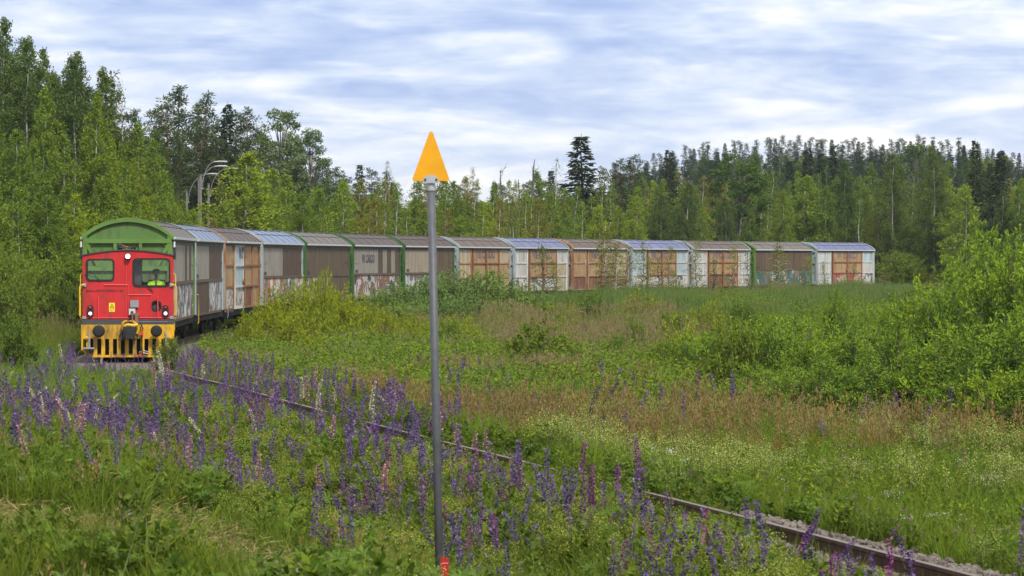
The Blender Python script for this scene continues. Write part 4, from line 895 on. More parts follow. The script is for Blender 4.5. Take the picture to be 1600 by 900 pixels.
def make_bare(rng, H=11., r0=.14, nbr=16, gnarl=.05, twig=True):
    path = trunk_path(rng, H, gnarl, 0, 14); T = MB(); T.tube(path, r0 * (1 - np.linspace(0, 1, len(path))) ** .6 + .03, 7)
    B = MB()
    for i in range(nbr):
        t = rng.uniform(.25, 1); az = rng.uniform(0, 6.28); L = rng.uniform(.25, 1.1) * (1.5 - t); d = np.array([math.cos(az), math.sin(az), rng.uniform(.1, .8)]); p = pt(path, t); P = [p, p + d * L * .5 + rng.normal(size=3) * .12, p + d * L + rng.normal(size=3) * .2]; B.tube(P, [.035, .022, .008], 4, cap=False)
        if twig:
            for k in range(4):
                q = P[1] + (P[2] - P[1]) * rng.uniform(0, 1); B.tube([q, q + rng.normal(size=3) * .25 + (0, 0, .2)], [.012, .004], 3, cap=False)
    return T, B

PROTO = {}
def proto(kind, mk, n, bark, fol, seed):
    PROTO[kind] = []
    for k in range(n):
        rng = np.random.default_rng(seed * 100 + k); T, C = mk(rng); PROTO[kind].append((T.mesh('trunk', [bark, B_twig], True), C.mesh('crown', fol)))
proto('birch', lambda r: make_birch(r, 14, r.uniform(2.1, 2.8), nbr=140, lpt=20, leaf=.14, base=.10, hang=.9), 4, B_birch, F_birch, 1)
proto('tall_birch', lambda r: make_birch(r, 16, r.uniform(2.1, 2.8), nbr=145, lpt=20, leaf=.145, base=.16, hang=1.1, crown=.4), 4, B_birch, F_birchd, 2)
proto('young_birch', lambda r: make_birch(r, 10, r.uniform(1.7, 2.3), r0=.075, nbr=105, lpt=17, leaf=.145, base=.08, hang=.7, crown=.3), 4, B_birch, F_birchy, 3)
proto('thin_birch', lambda r: make_birch(r, 11, r.uniform(1.3, 1.8), r0=.07, nbr=75, lpt=12, leaf=.13, base=.22, hang=.7, thin=.15, wob=.03), 4, B_birch, F_birch, 4)
proto('olive_birch', lambda r: make_birch(r, 11, r.uniform(1.5, 2.1), r0=.07, nbr=85, lpt=13, leaf=.13, base=.15, hang=.8), 3, B_birch, F_brown, 5)
proto('spruce', lambda r: make_spruce(r, 15, r.uniform(2.0, 2.5), gap=.1), 3, B_spruce, F_spruce, 6)
proto('pine', lambda r: make_pine(r, 17, r.uniform(2.2, 2.8), ncl=58, lpc=110, conic=.55, base=.3), 4, B_pine, F_pine, 7)
proto('hill_pine', lambda r: make_pine(r, 15, r.uniform(1.5, 2.0), ncl=44, lpc=60, conic=.8, base=.22, leaf=.42), 4, B_pine, F_hill, 8)
proto('alder', lambda r: make_dec(r, 12, r.uniform(2.2, 2.7), ncl=85, lpc=120), 3, B_grey, F_dec, 9)
proto('aspen', lambda r: make_dec(r, 13, r.uniform(1.7, 2.0), ncl=120, lpc=95, leaf=.16, base=.12), 2, B_grey, F_asp, 10)
proto('grey_birch', lambda r: make_birch(r, 13, 1.5, r0=.08, nbr=60, lpt=5, leaf=.11, base=.2, hang=.6, thin=.1), 2, B_birch, F_grey, 11)
H0 = dict(birch=14, tall_birch=16, young_birch=10, thin_birch=11, olive_birch=11, spruce=15, pine=17, hill_pine=15, alder=12, aspen=13, grey_birch=13)
NM = dict(birch='birch_tree', tall_birch='birch_tree', young_birch='birch_tree', thin_birch='birch_tree', olive_birch='birch_tree', spruce='spruce_tree', pine='pine_tree', hill_pine='pine_tree', alder='deciduous_tree', aspen='aspen_tree', grey_birch='birch_tree')
CAT = dict(birch_tree='birch', spruce_tree='spruce', pine_tree='pine', deciduous_tree='tree', aspen_tree='aspen')
NTREE = [0]
def tree(kind, px, Y, ytop, label, group=None, wide=1.0):
    x = wx(px, Y); z0 = gz(x, Y); Hh = wz(ytop, Y) - z0
    if Hh < 1.5: return None
    T, C = PROTO[kind][int(RNG.integers(len(PROTO[kind])))]
    o = empty(NM[kind], (x, Y, z0 - .1), U(0, 6.28)); o.rotation_euler[0] = RNG.normal() * .022; o.rotation_euler[1] = RNG.normal() * .022; k = Hh / H0[kind]; w = max(.55, min(1.35, k ** .75)) * wide * U(.9, 1.12); o.scale = (w, w, k)
    tag(o, label, CAT[NM[kind]], group); link('trunk', T, o); link('crown', C, o); NTREE[0] += 1; return o
SKX = [-120, 0, 40, 75, 100, 130, 165, 190, 215, 250, 285, 320, 350, 390, 430, 460, 490, 510, 545, 600, 640, 700, 740, 780, 830, 870, 895, 940, 958, 1000, 1050, 1100, 1150, 1230, 1300, 1370, 1420, 1460, 1520, 1560, 1620, 1720]
SKY = [40, 28, 48, 75, 82, 85, 112, 150, 172, 155, 140, 152, 162, 175, 180, 212, 206, 250, 258, 258, 265, 275, 262, 275, 256, 262, 270, 262, 244, 236, 224, 217, 213, 205, 211, 208, 206, 207, 214, 222, 232, 240]
def skyl(px): return float(np.interp(px, SKX, SKY))
# left wood: a wall of birches
LB, LBG = 'tall green birch in the dense wood on the left', 'birches of the left wood'
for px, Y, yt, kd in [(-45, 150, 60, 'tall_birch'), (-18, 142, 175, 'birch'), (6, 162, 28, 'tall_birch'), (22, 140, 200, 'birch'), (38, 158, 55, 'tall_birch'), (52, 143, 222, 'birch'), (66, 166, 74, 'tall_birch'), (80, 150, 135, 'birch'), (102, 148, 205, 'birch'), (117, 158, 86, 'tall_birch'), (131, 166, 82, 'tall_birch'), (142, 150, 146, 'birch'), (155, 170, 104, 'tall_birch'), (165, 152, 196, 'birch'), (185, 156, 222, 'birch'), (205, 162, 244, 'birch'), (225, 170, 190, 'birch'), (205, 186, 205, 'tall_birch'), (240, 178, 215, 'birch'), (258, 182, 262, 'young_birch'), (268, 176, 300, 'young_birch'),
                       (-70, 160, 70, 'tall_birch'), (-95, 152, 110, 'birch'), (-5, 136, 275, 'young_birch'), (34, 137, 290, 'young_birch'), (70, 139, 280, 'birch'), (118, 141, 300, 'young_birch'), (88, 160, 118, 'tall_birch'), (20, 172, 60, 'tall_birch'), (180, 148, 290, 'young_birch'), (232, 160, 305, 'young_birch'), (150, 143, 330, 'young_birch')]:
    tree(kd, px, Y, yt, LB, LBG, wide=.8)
tree('grey_birch', 97, 172, 82, 'sparse greyish half bare birch sticking out of the left wood')
tree('grey_birch', 193, 178, 125, 'thin grey birch with bare top at the right edge of the left wood')
tree('pine', 178, 182, 118, 'dark pine with ragged right side standing behind the left birches', wide=.9)
for k in range(26):
    px = -110 + k * 14 + U(-5, 5); Y = U(180, 215); tree('tall_birch' if k % 3 else 'birch', px, Y, skyl(px) + U(22, 80), LB, LBG)
# pines behind the lamps
LP, LPG = 'dark green pine on the rise behind the street lamps', 'pines behind the street lamps'
for px, Y, yt in [(216, 300, 174), (243, 292, 168), (262, 286, 158), (283, 290, 138), (302, 300, 160), (320, 292, 151), (336, 286, 190), (362, 300, 176), (388, 292, 172), (404, 288, 200), (312, 284, 200), (276, 282, 205), (345, 282, 215), (375, 284, 222), (236, 284, 212), (418, 300, 215), (468, 300, 225), (500, 310, 252), (520, 312, 262), (445, 310, 228)]:
    tree('pine', px, Y, yt, LP, LPG, wide=1.1)
tree('spruce', 352, 284, 157, 'nearly black pointed spruce among the pines behind the lamps')
tree('aspen', 432, 278, 172, 'tall rounded greyish green aspen right of the dark pines', wide=1.15)
tree('aspen', 487, 280, 202, 'smaller slim aspen with a forked top right of the tall rounded one', wide=.95)
tree('aspen', 462, 284, 215, 'narrow pale aspen between the two taller aspens', wide=.8)
tree('young_birch', 394, 212, 236, 'broad light green young birch right of the street lamps', wide=1.35)
tree('young_birch', 350, 208, 312, 'small light green birch just right of the lamp poles', wide=.9)
LY, LYG = 'light green young birch in the thicket above the front wagons', 'young birches above the front wagons'
for px, Y, yt in [(285, 196, 310), (300, 200, 326), (318, 206, 346), (332, 204, 340), (415, 216, 288), (440, 222, 296), (455, 232, 270), (475, 226, 308), (495, 236, 290), (512, 230, 322), (425, 240, 262), (368, 226, 300), (402, 232, 264), (306, 212, 336), (272, 204, 330)]:
    tree('young_birch' if U(0, 1) < .7 else 'olive_birch', px, Y, yt, LY, LYG)
# the thicket behind the middle of the train
LM, LMG = 'slender birch in the young thicket behind the middle wagons', 'slender birches of the middle thicket'
for k in range(64):
    px = 470 + k * 7.8 + U(-6, 6); tY = np.interp(px, [470, 560, 640, 720, 800, 900, 960], [160, 172, 182, 195, 212, 226, 236]); row = k % 3
    Y = tY + 22 + row * 22 + U(-7, 7); yt = [U(300, 340), U(280, 315), U(264, 296)][row]; kd = ['young_birch', 'thin_birch', 'olive_birch', 'thin_birch', 'birch'][int(RNG.integers(5))]
    tree(kd, px, Y, yt, LM, LMG)
LD, LDG = 'dark conifer showing its top above the middle thicket', 'dark conifers over the middle thicket'
for px, yt, kd in [(530, 268, 'pine'), (560, 254, 'spruce'), (545, 278, 'pine'), (582, 264, 'pine'), (604, 272, 'pine'), (620, 282, 'spruce'), (655, 286, 'pine'), (690, 292, 'spruce'), (715, 290, 'pine'), (768, 280, 'spruce'), (785, 288, 'pine'), (822, 284, 'pine'), (845, 282, 'pine'), (862, 262, 'spruce'), (940, 262, 'pine'), (880, 290, 'pine'), (970, 250, 'pine'), (735, 296, 'pine'), (670, 297, 'pine'), (985, 244, 'pine')]:
    tree(kd, px, U(312, 345), yt, LD, LDG)
tree('grey_birch', 740, 290, 260, 'tall pale thin crowned birch just right of the sign pole')
tree('grey_birch', 610, 286, 250, 'bare twiggy grey birch left of the triangle sign')
tree('grey_birch', 865, 288, 246, 'grey feathery birch left of the lone dark spruce')
tree('spruce', 915, 296, 207, 'lone tall black spruce rising above the middle thicket', wide=1.75)
def bare(px, Y, yt, label, name='dead_tree', cat='dead tree', seed=1, **kw):
    x = wx(px, Y); z0 = gz(x, Y); Hh = wz(yt, Y) - z0; T, B = make_bare(np.random.default_rng(seed), Hh, **kw); o = empty(name, (x, Y, z0 - .1)); tag(o, label, cat); T.build('trunk', B_dead, o, True); B.build('branch', B_dead, o); return o
bare(836, 262, 247, 'dark gnarled dead trunk with a hooked top above the orange wagons', seed=3, nbr=26, r0=.17, gnarl=.03)
bare(792, 268, 264, 'bare crooked tree with spreading twigs left of the gnarled dead trunk', seed=8, nbr=34, r0=.09, gnarl=.05)
bare(812, 270, 278, 'thin bare stem between the crooked tree and the gnarled dead trunk', seed=12, nbr=22, r0=.06)
bare(858, 240, 362, 'short dark leaning dead trunk just above the wagon roofs', seed=15, nbr=6, r0=.15, gnarl=.09)
# right wood
LR, LRG = 'green birch in the mixed wood behind the rear wagons', 'birches of the right wood'
for k in range(72):
    px = 950 + k * 9.6 + U(-8, 8); row = k % 4; Y = [302, 318, 338, 360][row] + U(-7, 7); base = np.interp(px, [950, 1000, 1100, 1200, 1300, 1400, 1500, 1600], [285, 266, 256, 266, 254, 244, 260, 266])
    yt = base + [U(24, 66), U(14, 46), U(8, 34), U(2, 24)][row]; kd = ['birch', 'young_birch', 'thin_birch', 'olive_birch', 'birch', 'tall_birch'][int(RNG.integers(6))]
    tree(kd, px, Y, yt, LR, LRG)
tree('spruce', 1046, 352, 230, 'dark green spruce on the left side of the right wood')
tree('alder', 1158, 312, 237, 'broad dark green round crowned tree among the paler birches', wide=1.25)
for px, Y, yt, lb in [(1238, 346, 246, 'leftmost of four dark spruces together in the right wood'), (1262, 350, 226, 'tallest of the four dark spruces together in the right wood'), (1284, 346, 236, 'third of four dark spruces together in the right wood'), (1308, 356, 224, 'rightmost of four dark spruces together in the right wood')]: tree('spruce', px, Y, yt, lb, wide=.9)
tree('young_birch', 1266, 300, 274, 'bright yellow green round birch below the four dark spruces', wide=1.4)
tree('tall_birch', 1322, 304, 250, 'tall birch with white trunk right of the four dark spruces')
tree('tall_birch', 1392, 298, 236, 'tall birch with forked white trunk beyond the last wagon')
tree('aspen', 1432, 318, 226, 'bright green wide leafy tree behind the tall forked birch', wide=1.3)
tree('tall_birch', 1462, 302, 228, 'tall slim birch left of the paired black spruces')
tree('spruce', 1526, 300, 214, 'left taller one of the paired black spruces with ragged top', wide=.75)
tree('spruce', 1556, 304, 230, 'right denser one of the paired black spruces', wide=.95)
tree('spruce', 1542, 310, 250, 'smaller black spruce standing between the paired ones', wide=.8)
tree('young_birch', 1512, 290, 290, 'light green birch just in front of the paired black spruces', wide=1.2)
tree('birch', 1592, 296, 290, 'pale green birch right of the paired black spruces', wide=1.1)
# pines along the hill top, then the wooded slope as one far mass
LH, LHG = 'distant pine on the skyline of the wooded hill', 'pines along the hill skyline'
for k in range(84):
    px = 962 + k * 8.4 + U(-5, 5); tree('hill_pine' if k % 5 else 'spruce', px, U(545, 590), skyl(px) + abs(RNG.normal()) * 10 + 5, LH, LHG, wide=1.0)

# ------------------------------------------------------------------ scattering of growth nobody could count (geometry nodes)
def gn_scatter(name, P, rot, scl, idx, protos, label=None, cat=None):
    """protos: meshes; one object whose points carry them"""
    me = bpy.data.meshes.new(name); n = len(P); me.vertices.add(n); me.vertices.foreach_set('co', np.asarray(P, np.float32).ravel())
    a = me.attributes.new('rot', 'FLOAT_VECTOR', 'POINT'); a.data.foreach_set('vector', np.asarray(rot, np.float32).ravel())
    scl = np.asarray(scl, np.float32); scl = np.repeat(scl[:, None], 3, 1) if scl.ndim == 1 else scl
    a = me.attributes.new('scl', 'FLOAT_VECTOR', 'POINT'); a.data.foreach_set('vector', scl.ravel())
    a = me.attributes.new('idx', 'INT', 'POINT'); a.data.foreach_set('value', np.asarray(idx, np.int32)); me.update()
    c = bpy.data.collections.new(name + '_source')
    for k, pm in enumerate(protos):
        po = bpy.data.objects.new('source_%02d_%s' % (k, name), pm); c.objects.link(po)
    o = link(name, me); ng = bpy.data.node_groups.new(name, 'GeometryNodeTree'); ng.interface.new_socket('Geometry', in_out='INPUT', socket_type='NodeSocketGeometry'); ng.interface.new_socket('Geometry', in_out='OUTPUT', socket_type='NodeSocketGeometry')
    N = ng.nodes.new; L = ng.links.new; gi = N('NodeGroupInput'); go = N('NodeGroupOutput'); ci = N('GeometryNodeCollectionInfo'); ci.inputs['Collection'].default_value = c; ci.inputs['Separate Children'].default_value = True; ci.inputs['Reset Children'].default_value = True
    ip = N('GeometryNodeInstanceOnPoints'); ip.inputs['Pick Instance'].default_value = True
    def attr(nm, ty):
        q = N('GeometryNodeInputNamedAttribute'); q.data_type = ty; q.inputs['Name'].default_value = nm; return q.outputs['Attribute']
    er = N('FunctionNodeEulerToRotation'); L(attr('rot', 'FLOAT_VECTOR'), er.inputs[0]); L(gi.outputs[0], ip.inputs['Points']); L(ci.outputs[0], ip.inputs['Instance']); L(attr('idx', 'INT'), ip.inputs['Instance Index']); L(er.outputs[0], ip.inputs['Rotation']); L(attr('scl', 'FLOAT_VECTOR'), ip.inputs['Scale']); L(ip.outputs[0], go.inputs[0])
    md = o.modifiers.new('scatter', 'NODES'); md.node_group = ng; tag(o, label, None, None, 'stuff'); return o
def rots(n, tilt=.12): return np.stack([RNG.normal(size=n) * tilt, RNG.normal(size=n) * tilt, RNG.uniform(0, 6.28, n)], 1)
def hill_forest():
    n = 700; px = RNG.uniform(965, 1760, n); Y = np.sqrt(RNG.uniform(400 ** 2, 540 ** 2, n)); x = (px - 800) / F * Y; z = ground_z(x, Y); ids = RNG.choice(8, n, p=[.19, .19, .19, .19, .05, .05, .09, .05])
    lim = np.array([wz(skyl(p) + 16 + 60 * (540 - y) / 140, y) for p, y in zip(px, Y)]) - z; h = np.clip(lim, 4, 14) * RNG.uniform(.75, 1, n); s = h / np.array([15.5, 15.5, 15.5, 15.5, 14, 14, 15, 16])[ids]; s = np.stack([np.maximum(s, .6) * 1.05, np.maximum(s, .6) * 1.05, s], 1); pr = [PROTO['hill_pine'][k][1] for k in range(4)] + [PROTO['birch'][0][1], PROTO['birch'][1][1], PROTO['spruce'][0][1], PROTO['tall_birch'][0][1]]
    gn_scatter('hill_forest', np.stack([x, Y, z], 1), rots(n, .02), s, ids, pr, 'far wooded slope seen behind the right wood')
    n = 500; px = RNG.uniform(-300, 960, n); Y = RNG.uniform(345, 420, n); x = (px - 800) / F * Y; z = ground_z(x, Y); lim = np.array([wz(skyl(p) + 45, y) for p, y in zip(px, Y)]) - z; h = np.clip(lim, 3, 11) * RNG.uniform(.7, 1, n); ids = RNG.integers(0, 5, n); hh = np.array([14, 14, 10, 17, 15])[ids]
    k = h / hh; gn_scatter('back_forest', np.stack([x, Y, z], 1), rots(n, .02), np.stack([k * 1.3, k * 1.3, k], 1), ids, [PROTO['birch'][0][1], PROTO['birch'][2][1], PROTO['young_birch'][0][1], PROTO['pine'][0][1], PROTO['spruce'][1][1]], 'deep wood filling the gaps behind the thicket')
hill_forest()

# ------------------------------------------------------------------ shrubs and saplings
F_wil = M_leaf('sallow_shaded_leaf', (.052, .105, .022), (.115, .185, .042), .33, hue=.10)  # darkened: shade of the bush interior is put into the leaf colour
F_wilt = M_leaf('sallow_lit_tip_leaf', (.15, .24, .032), (.25, .34, .05), .42, hue=.10)  # shoot tips brightened in colour to look lit against the dark interior
F_wilt2 = M_leaf('bush_fresh_leaf', (.10, .155, .028), (.17, .235, .045), .38, hue=.10)
F_willow = M_leaf('grey_willow_leaf', (.100, .165, .048), (.190, .265, .080), .3, hue=.08)
F_yel = M_leaf('yellow_green_leaf', (.150, .200, .022), (.275, .305, .036), .4, hue=.10)
F_mid = M_leaf('thicket_leaf', (.075, .120, .022), (.150, .205, .040), .36, hue=.12)
F_asp2 = M_leaf('aspen_sapling_leaf', (.085, .145, .022), (.160, .220, .036), .36, tip=(.30, .10, .03), hue=.08)
F_red = M_leaf('reddish_shoot_leaf', (.26, .085, .025), (.34, .15, .03), .35, hue=.10)
STEM = M_bark('shrub_stem', (.11, .085, .06), (.06, .048, .035)); STEMG = M_plain('green_stem', (.10, .13, .035), .7, var=.2)
def make_shrub(rng, H=2.4, R=1.4, nst=26, spr=60, leaf=.075, asp=.36, lps=26, upright=.6, tips=None, fill=.5):
    """many upright leafy shoots from one stool; each shoot carries leaves all along its outer length"""
    T = MB(); PP = []; AX = []; TP = []; TA = []
    for i in range(nst):
        az = i * 2.4 + rng.normal() * .4; q = math.sqrt((i + .5) / nst); top = np.array([math.cos(az) * R * q, math.sin(az) * R * q, H * (1 - .55 * q ** 2.2) * rng.uniform(.78, 1.05)]); b0 = np.array([math.cos(az), math.sin(az), 0]) * .18 * q * R; mid = b0 * .4 + top * .55 + (0, 0, .12 * H); mid[:2] = b0[:2] + (top[:2] - b0[:2]) * .45
        T.tube([b0, mid, top], [.026, .018, .006], 4, cap=False)
        for k in range(max(4, spr // 6)):
            u = rng.uniform(.15, 1); p = (1 - u) ** 2 * b0 + 2 * u * (1 - u) * mid + u * u * top; sa = rng.uniform(0, 6.28); L = rng.uniform(.25, .55) * (R / 1.4) ** .5; d = unit(np.array([math.cos(sa), math.sin(sa), rng.uniform(.3, 1.4) * upright * 1.6])); m = lps; v = rng.uniform(.05, 1.05, m); pos = p + d * (L * v)[:, None] + rng.normal(size=(m, 3)) * .035; ax = unit(d * upright + unit(rng.normal(size=(m, 3))) * .8)
            last = (u > .8 and rng.uniform() < .8) and tips is not None
            (TP if last else PP).append(pos); (TA if last else AX).append(ax)
    C = MB(); P = np.concatenate(PP); C.quads(leaves(rng, P, leaf, asp, .35, np.concatenate(AX), .6), 0)
    if TP: C.quads(leaves(rng, np.concatenate(TP), leaf * 1.1, asp, .35, np.concatenate(TA), .7), 1)
    return T, C
def sproto(kind, mk, n, bark, fol, seed):
    PROTO[kind] = []
    for k in range(n):
        T, C = mk(np.random.default_rng(seed * 100 + k)); PROTO[kind].append((T.mesh('stems', bark, True), C.mesh('leaves', fol)))
sproto('sallow', lambda r: make_shrub(r, 3.0, 1.6, 46, 84, .085, .36, 26, tips=1), 3, STEM, [F_wil, F_wilt], 21)
sproto('bush', lambda r: make_shrub(r, 2.4, 1.5, 34, 66, .10, .5, 20, tips=1), 3, STEM, [F_mid, F_wilt2], 22)
sproto('willow', lambda r: make_shrub(r, 2.2, 1.5, 40, 66, .10, .40, 20, tips=1), 3, STEM, [F_willow, F_willow], 23)
sproto('yellow_bush', lambda r: make_shrub(r, 1.6, 1.0, 26, 54, .085, .45, 18, upright=1.0), 3, STEM, [F_yel], 24)
sproto('aspen_sapling', lambda r: make_shrub(r, 2.6, .95, 20, 60, .085, .72, 15, upright=1.0, tips=1), 2, STEM, [F_asp2, F_asp2], 25)
sproto('thin_sapling', lambda r: make_birch(r, 6.0, .85, r0=.018, nbr=60, tw=6, lpt=7, leaf=.10, base=.08, hang=.5, wob=.05, thin=.1), 3, B_grey, F_brown, 26)
sproto('yellow_sapling', lambda r: make_birch(r, 6.0, .8, r0=.022, nbr=66, tw=8, lpt=9, leaf=.10, base=.08, hang=.5, wob=.03), 2, B_birch, F_brown, 27)
sproto('twiggy_sapling', lambda r: make_birch(r, 5.0, .8, r0=.015, nbr=60, tw=6, lpt=4, leaf=.09, base=.1, hang=.4, wob=.05), 2, B_dead, F_mid, 28)
HS0 = dict(sallow=3.0, bush=2.4, willow=2.2, yellow_bush=1.6, aspen_sapling=2.6, thin_sapling=6., yellow_sapling=6., twiggy_sapling=5.)
RS0 = dict(sallow=1.6, bush=1.5, willow=1.5, yellow_bush=1.0, aspen_sapling=.95, thin_sapling=.75, yellow_sapling=.8, twiggy_sapling=.8)
def shrub(kind, px, Y, ytop, label, group=None, rad=None, name='shrub', cat='shrub'):
    x = wx(px, Y); z0 = gz(x, Y); Hh = wz(ytop, Y) - z0; T, C = PROTO[kind][int(RNG.integers(len(PROTO[kind])))]
    o = empty(name, (x, Y, z0 - .05), U(0, 6.28)); k = max(Hh, .3) / (HS0[kind] * (1.06 if kind == 'sallow' else .88 if kind in ('willow', 'bush', 'yellow_bush') else 1)); w = (rad / RS0[kind]) if rad else k; o.scale = (w, w, k); tag(o, label, cat, group); link('stems', T, o); link('leaves', C, o); return o
# the big sallows on the right
BG, BGL = 'sallow bushes on the right', 'bushy green sallow in the big thicket on the right'
for px, Y, yt, r in [(1545, 60, 352, 1.1), (1590, 58, 345, 1.3), (1640, 60, 350, 1.4), (1500, 62, 385, 1.2), (1455, 63, 425, 1.2), (1420, 65, 432, 1.0), (1395, 60, 482, 1.1), (1340, 62, 488, 1.2), (1285, 63, 490, 1.1), (1230, 66, 480, 1.1), (1180, 70, 474, 1.1), (1135, 73, 492, 1.0), (1095, 76, 500, .95), (1520, 55, 500, 1.3), (1470, 56, 508, 1.1), (1580, 53, 470, 1.3), (1640, 53, 450, 1.3), (1240, 58, 556, .9), (1300, 57, 540, 1.0), (1370, 56, 536, 1.0), (1430, 56, 540, 1.0), (1185, 62, 552, .8), (1135, 66, 560, .75), (1095, 70, 570, .7), (1560, 51.5, 560, 1.0), (1620, 51, 545, 1.1), (1490, 53.5, 575, .9), (1680, 56, 360, 1.5)]:
    shrub('sallow', px, Y, yt, BGL, BG, r)
shrub('sallow', 1562, 64, 340, 'tallest bright topped sallow at the right edge of the photo', rad=1.5)
shrub('sallow', 1308, 72, 428, 'slim light green sallow shoot rising before the last wagon', rad=.5)
shrub('bush', 1150, 66, 512, 'light green bush at the left end of the right thicket', rad=.8)
# the willow dome before the middle wagons
WG, WGL = 'grey green willows before the middle wagons', 'round grey green willow bush in front of the middle wagons'
for px, Y, yt, r in [(588, 150, 462, 1.5), (625, 152, 448, 1.6), (665, 155, 442, 1.7), (705, 158, 436, 1.8), (745, 160, 434, 1.9), (785, 162, 440, 1.7), (825, 165, 455, 1.5), (850, 170, 464, 1.3), (690, 146, 468, 1.6), (640, 143, 476, 1.4), (735, 148, 470, 1.5), (785, 150, 478, 1.4), (880, 172, 470, 1.2), (905, 176, 474, 1.0)]:
    shrub('willow', px, Y, yt, WGL, WG, r)
YG, YGL = 'yellow green bushes inside the curve', 'low yellow green bush inside the curve beside the train'
for px, Y, yt, r in [(415, 112, 476, .9), (440, 116, 462, 1.0), (468, 120, 458, 1.1), (500, 122, 452, 1.1), (530, 124, 460, 1.1), (558, 126, 470, 1.0), (485, 108, 492, 1.0), (520, 110, 500, .9), (555, 112, 505, .9), (592, 122, 488, 1.0), (450, 103, 500, .8), (390, 106, 500, .7), (610, 112, 500, .9), (640, 118, 496, .9), (580, 104, 520, .8), (530, 98, 535, .7), (660, 108, 512, .7), (720, 118, 500, .8), (490, 96, 530, .6), (735, 106, 518, .7)]:
    shrub('yellow_bush', px, Y, yt, YGL, YG, r)
FG_, FGL = 'low bushes before the rear wagons', 'low light green bush in the reeds before the rear wagons'
for k in range(30):
    px = 880 + k * 17 + U(-8, 8); tY = np.interp(px, [880, 1000, 1150, 1370], [205, 222, 245, 252]); shrub('yellow_bush' if k % 3 else 'bush', px, tY - U(12, 70), U(462, 482), FGL, FG_, U(.6, 1.3))
MG_, MGL = 'low leafy bushes of the meadow', 'low leafy green bush in the open meadow inside the curve'
for px, Y, yt, r in [(1065, 80, 512, .75), (1040, 78, 535, .6), (1075, 74, 545, .6), (1010, 82, 548, .5), (965, 88, 530, .5), (700, 92, 545, .55), (760, 96, 530, .6), (655, 90, 560, .5), (610, 94, 545, .55), (560, 90, 565, .5), (790, 82, 560, .5), (925, 80, 560, .5), (480, 88, 575, .45), (990, 98, 505, .6), (1050, 102, 492, .7), (1110, 106, 482, .8), (1160, 104, 478, .8), (700, 104, 508, .6), (885, 104, 512, .5), (725, 80, 590, .45), (640, 78, 600, .45), (1000, 72, 585, .45), (420, 94, 548, .5)]:
    shrub('yellow_bush' if U(0, 1) < .5 else 'bush', px, Y, yt, MGL, MG_, r)
shrub('yellow_bush', 505, 114, 440, 'tallest yellow green bush before the brown wagons', rad=.6)
shrub('aspen_sapling', 845, 82, 482, 'aspen sapling with reddish young leaves in the middle of the meadow', rad=.95)
shrub('aspen_sapling', 815, 86, 512, 'smaller aspen sapling left of the reddish leaved one', rad=.6)
shrub('aspen_sapling', 880, 84, 520, 'smaller aspen sapling right of the reddish leaved one', rad=.6)
# bushes left of the engine
LG, LGL = 'bushes left of the locomotive', 'dense green bush on the bank left of the locomotive'
for px, Y, yt, r in [(-10, 120, 402, 1.3), (25, 124, 408, 1.3), (62, 128, 418, 1.2), (95, 132, 424, 1.0), (118, 136, 440, .8), (20, 114, 452, .8), (0, 128, 396, 1.4), (-40, 112, 415, 1.6), (30, 118, 432, 1.1), (112, 128, 452, .7)]:
    shrub('bush', px, Y, yt, LGL, LG, r)
shrub('bush', 22, 82, 504, 'broad leaved light green bush at the left edge of the photo', rad=.75)
shrub('bush', 265, 92.5, 534, 'small dark leafy bush at the right foot of the locomotive', rad=.55)
# saplings in front of the far wagons
SG, SGL = 'thin saplings before the rear wagons', 'thin sparse sapling in front of the rear wagons'
for px, Y, yt, kd in [(1000, 216, 376, 'thin_sapling'), (1012, 220, 400, 'twiggy_sapling'), (1042, 222, 384, 'thin_sapling'), (1060, 224, 420, 'twiggy_sapling'), (1095, 230, 376, 'thin_sapling'), (1110, 226, 402, 'twiggy_sapling'), (1150, 236, 384, 'thin_sapling'), (1172, 238, 392, 'twiggy_sapling'), (1255, 246, 400, 'thin_sapling'), (1330, 250, 410, 'twiggy_sapling'), (870, 202, 404, 'twiggy_sapling'), (978, 212, 384, 'thin_sapling'), (1288, 244, 408, 'twiggy_sapling'), (1385, 236, 418, 'thin_sapling')]:
    shrub(kd, px, Y, yt, SGL, SG, U(.55, .9), 'sapling', 'sapling')
shrub('twiggy_sapling', 848, 196, 380, 'dark twiggy sapling before the pale cream wagon', rad=1.0, name='sapling', cat='sapling')
shrub('yellow_sapling', 944, 208, 352, 'yellowish birch sapling before the rustiest wagon', rad=1.1, name='sapling', cat='sapling')
shrub('yellow_sapling', 966, 206, 378, 'white stemmed sapling right beside the yellowish birch sapling', rad=.8, name='sapling', cat='sapling')
shrub('thin_sapling', 1035, 218, 402, 'bright green sapling before the light blue wagon', rad=.8, name='sapling', cat='sapling')
shrub('yellow_sapling', 1218, 238, 380, 'olive yellow sapling before the plain olive wagon', rad=1.0, name='sapling', cat='sapling')

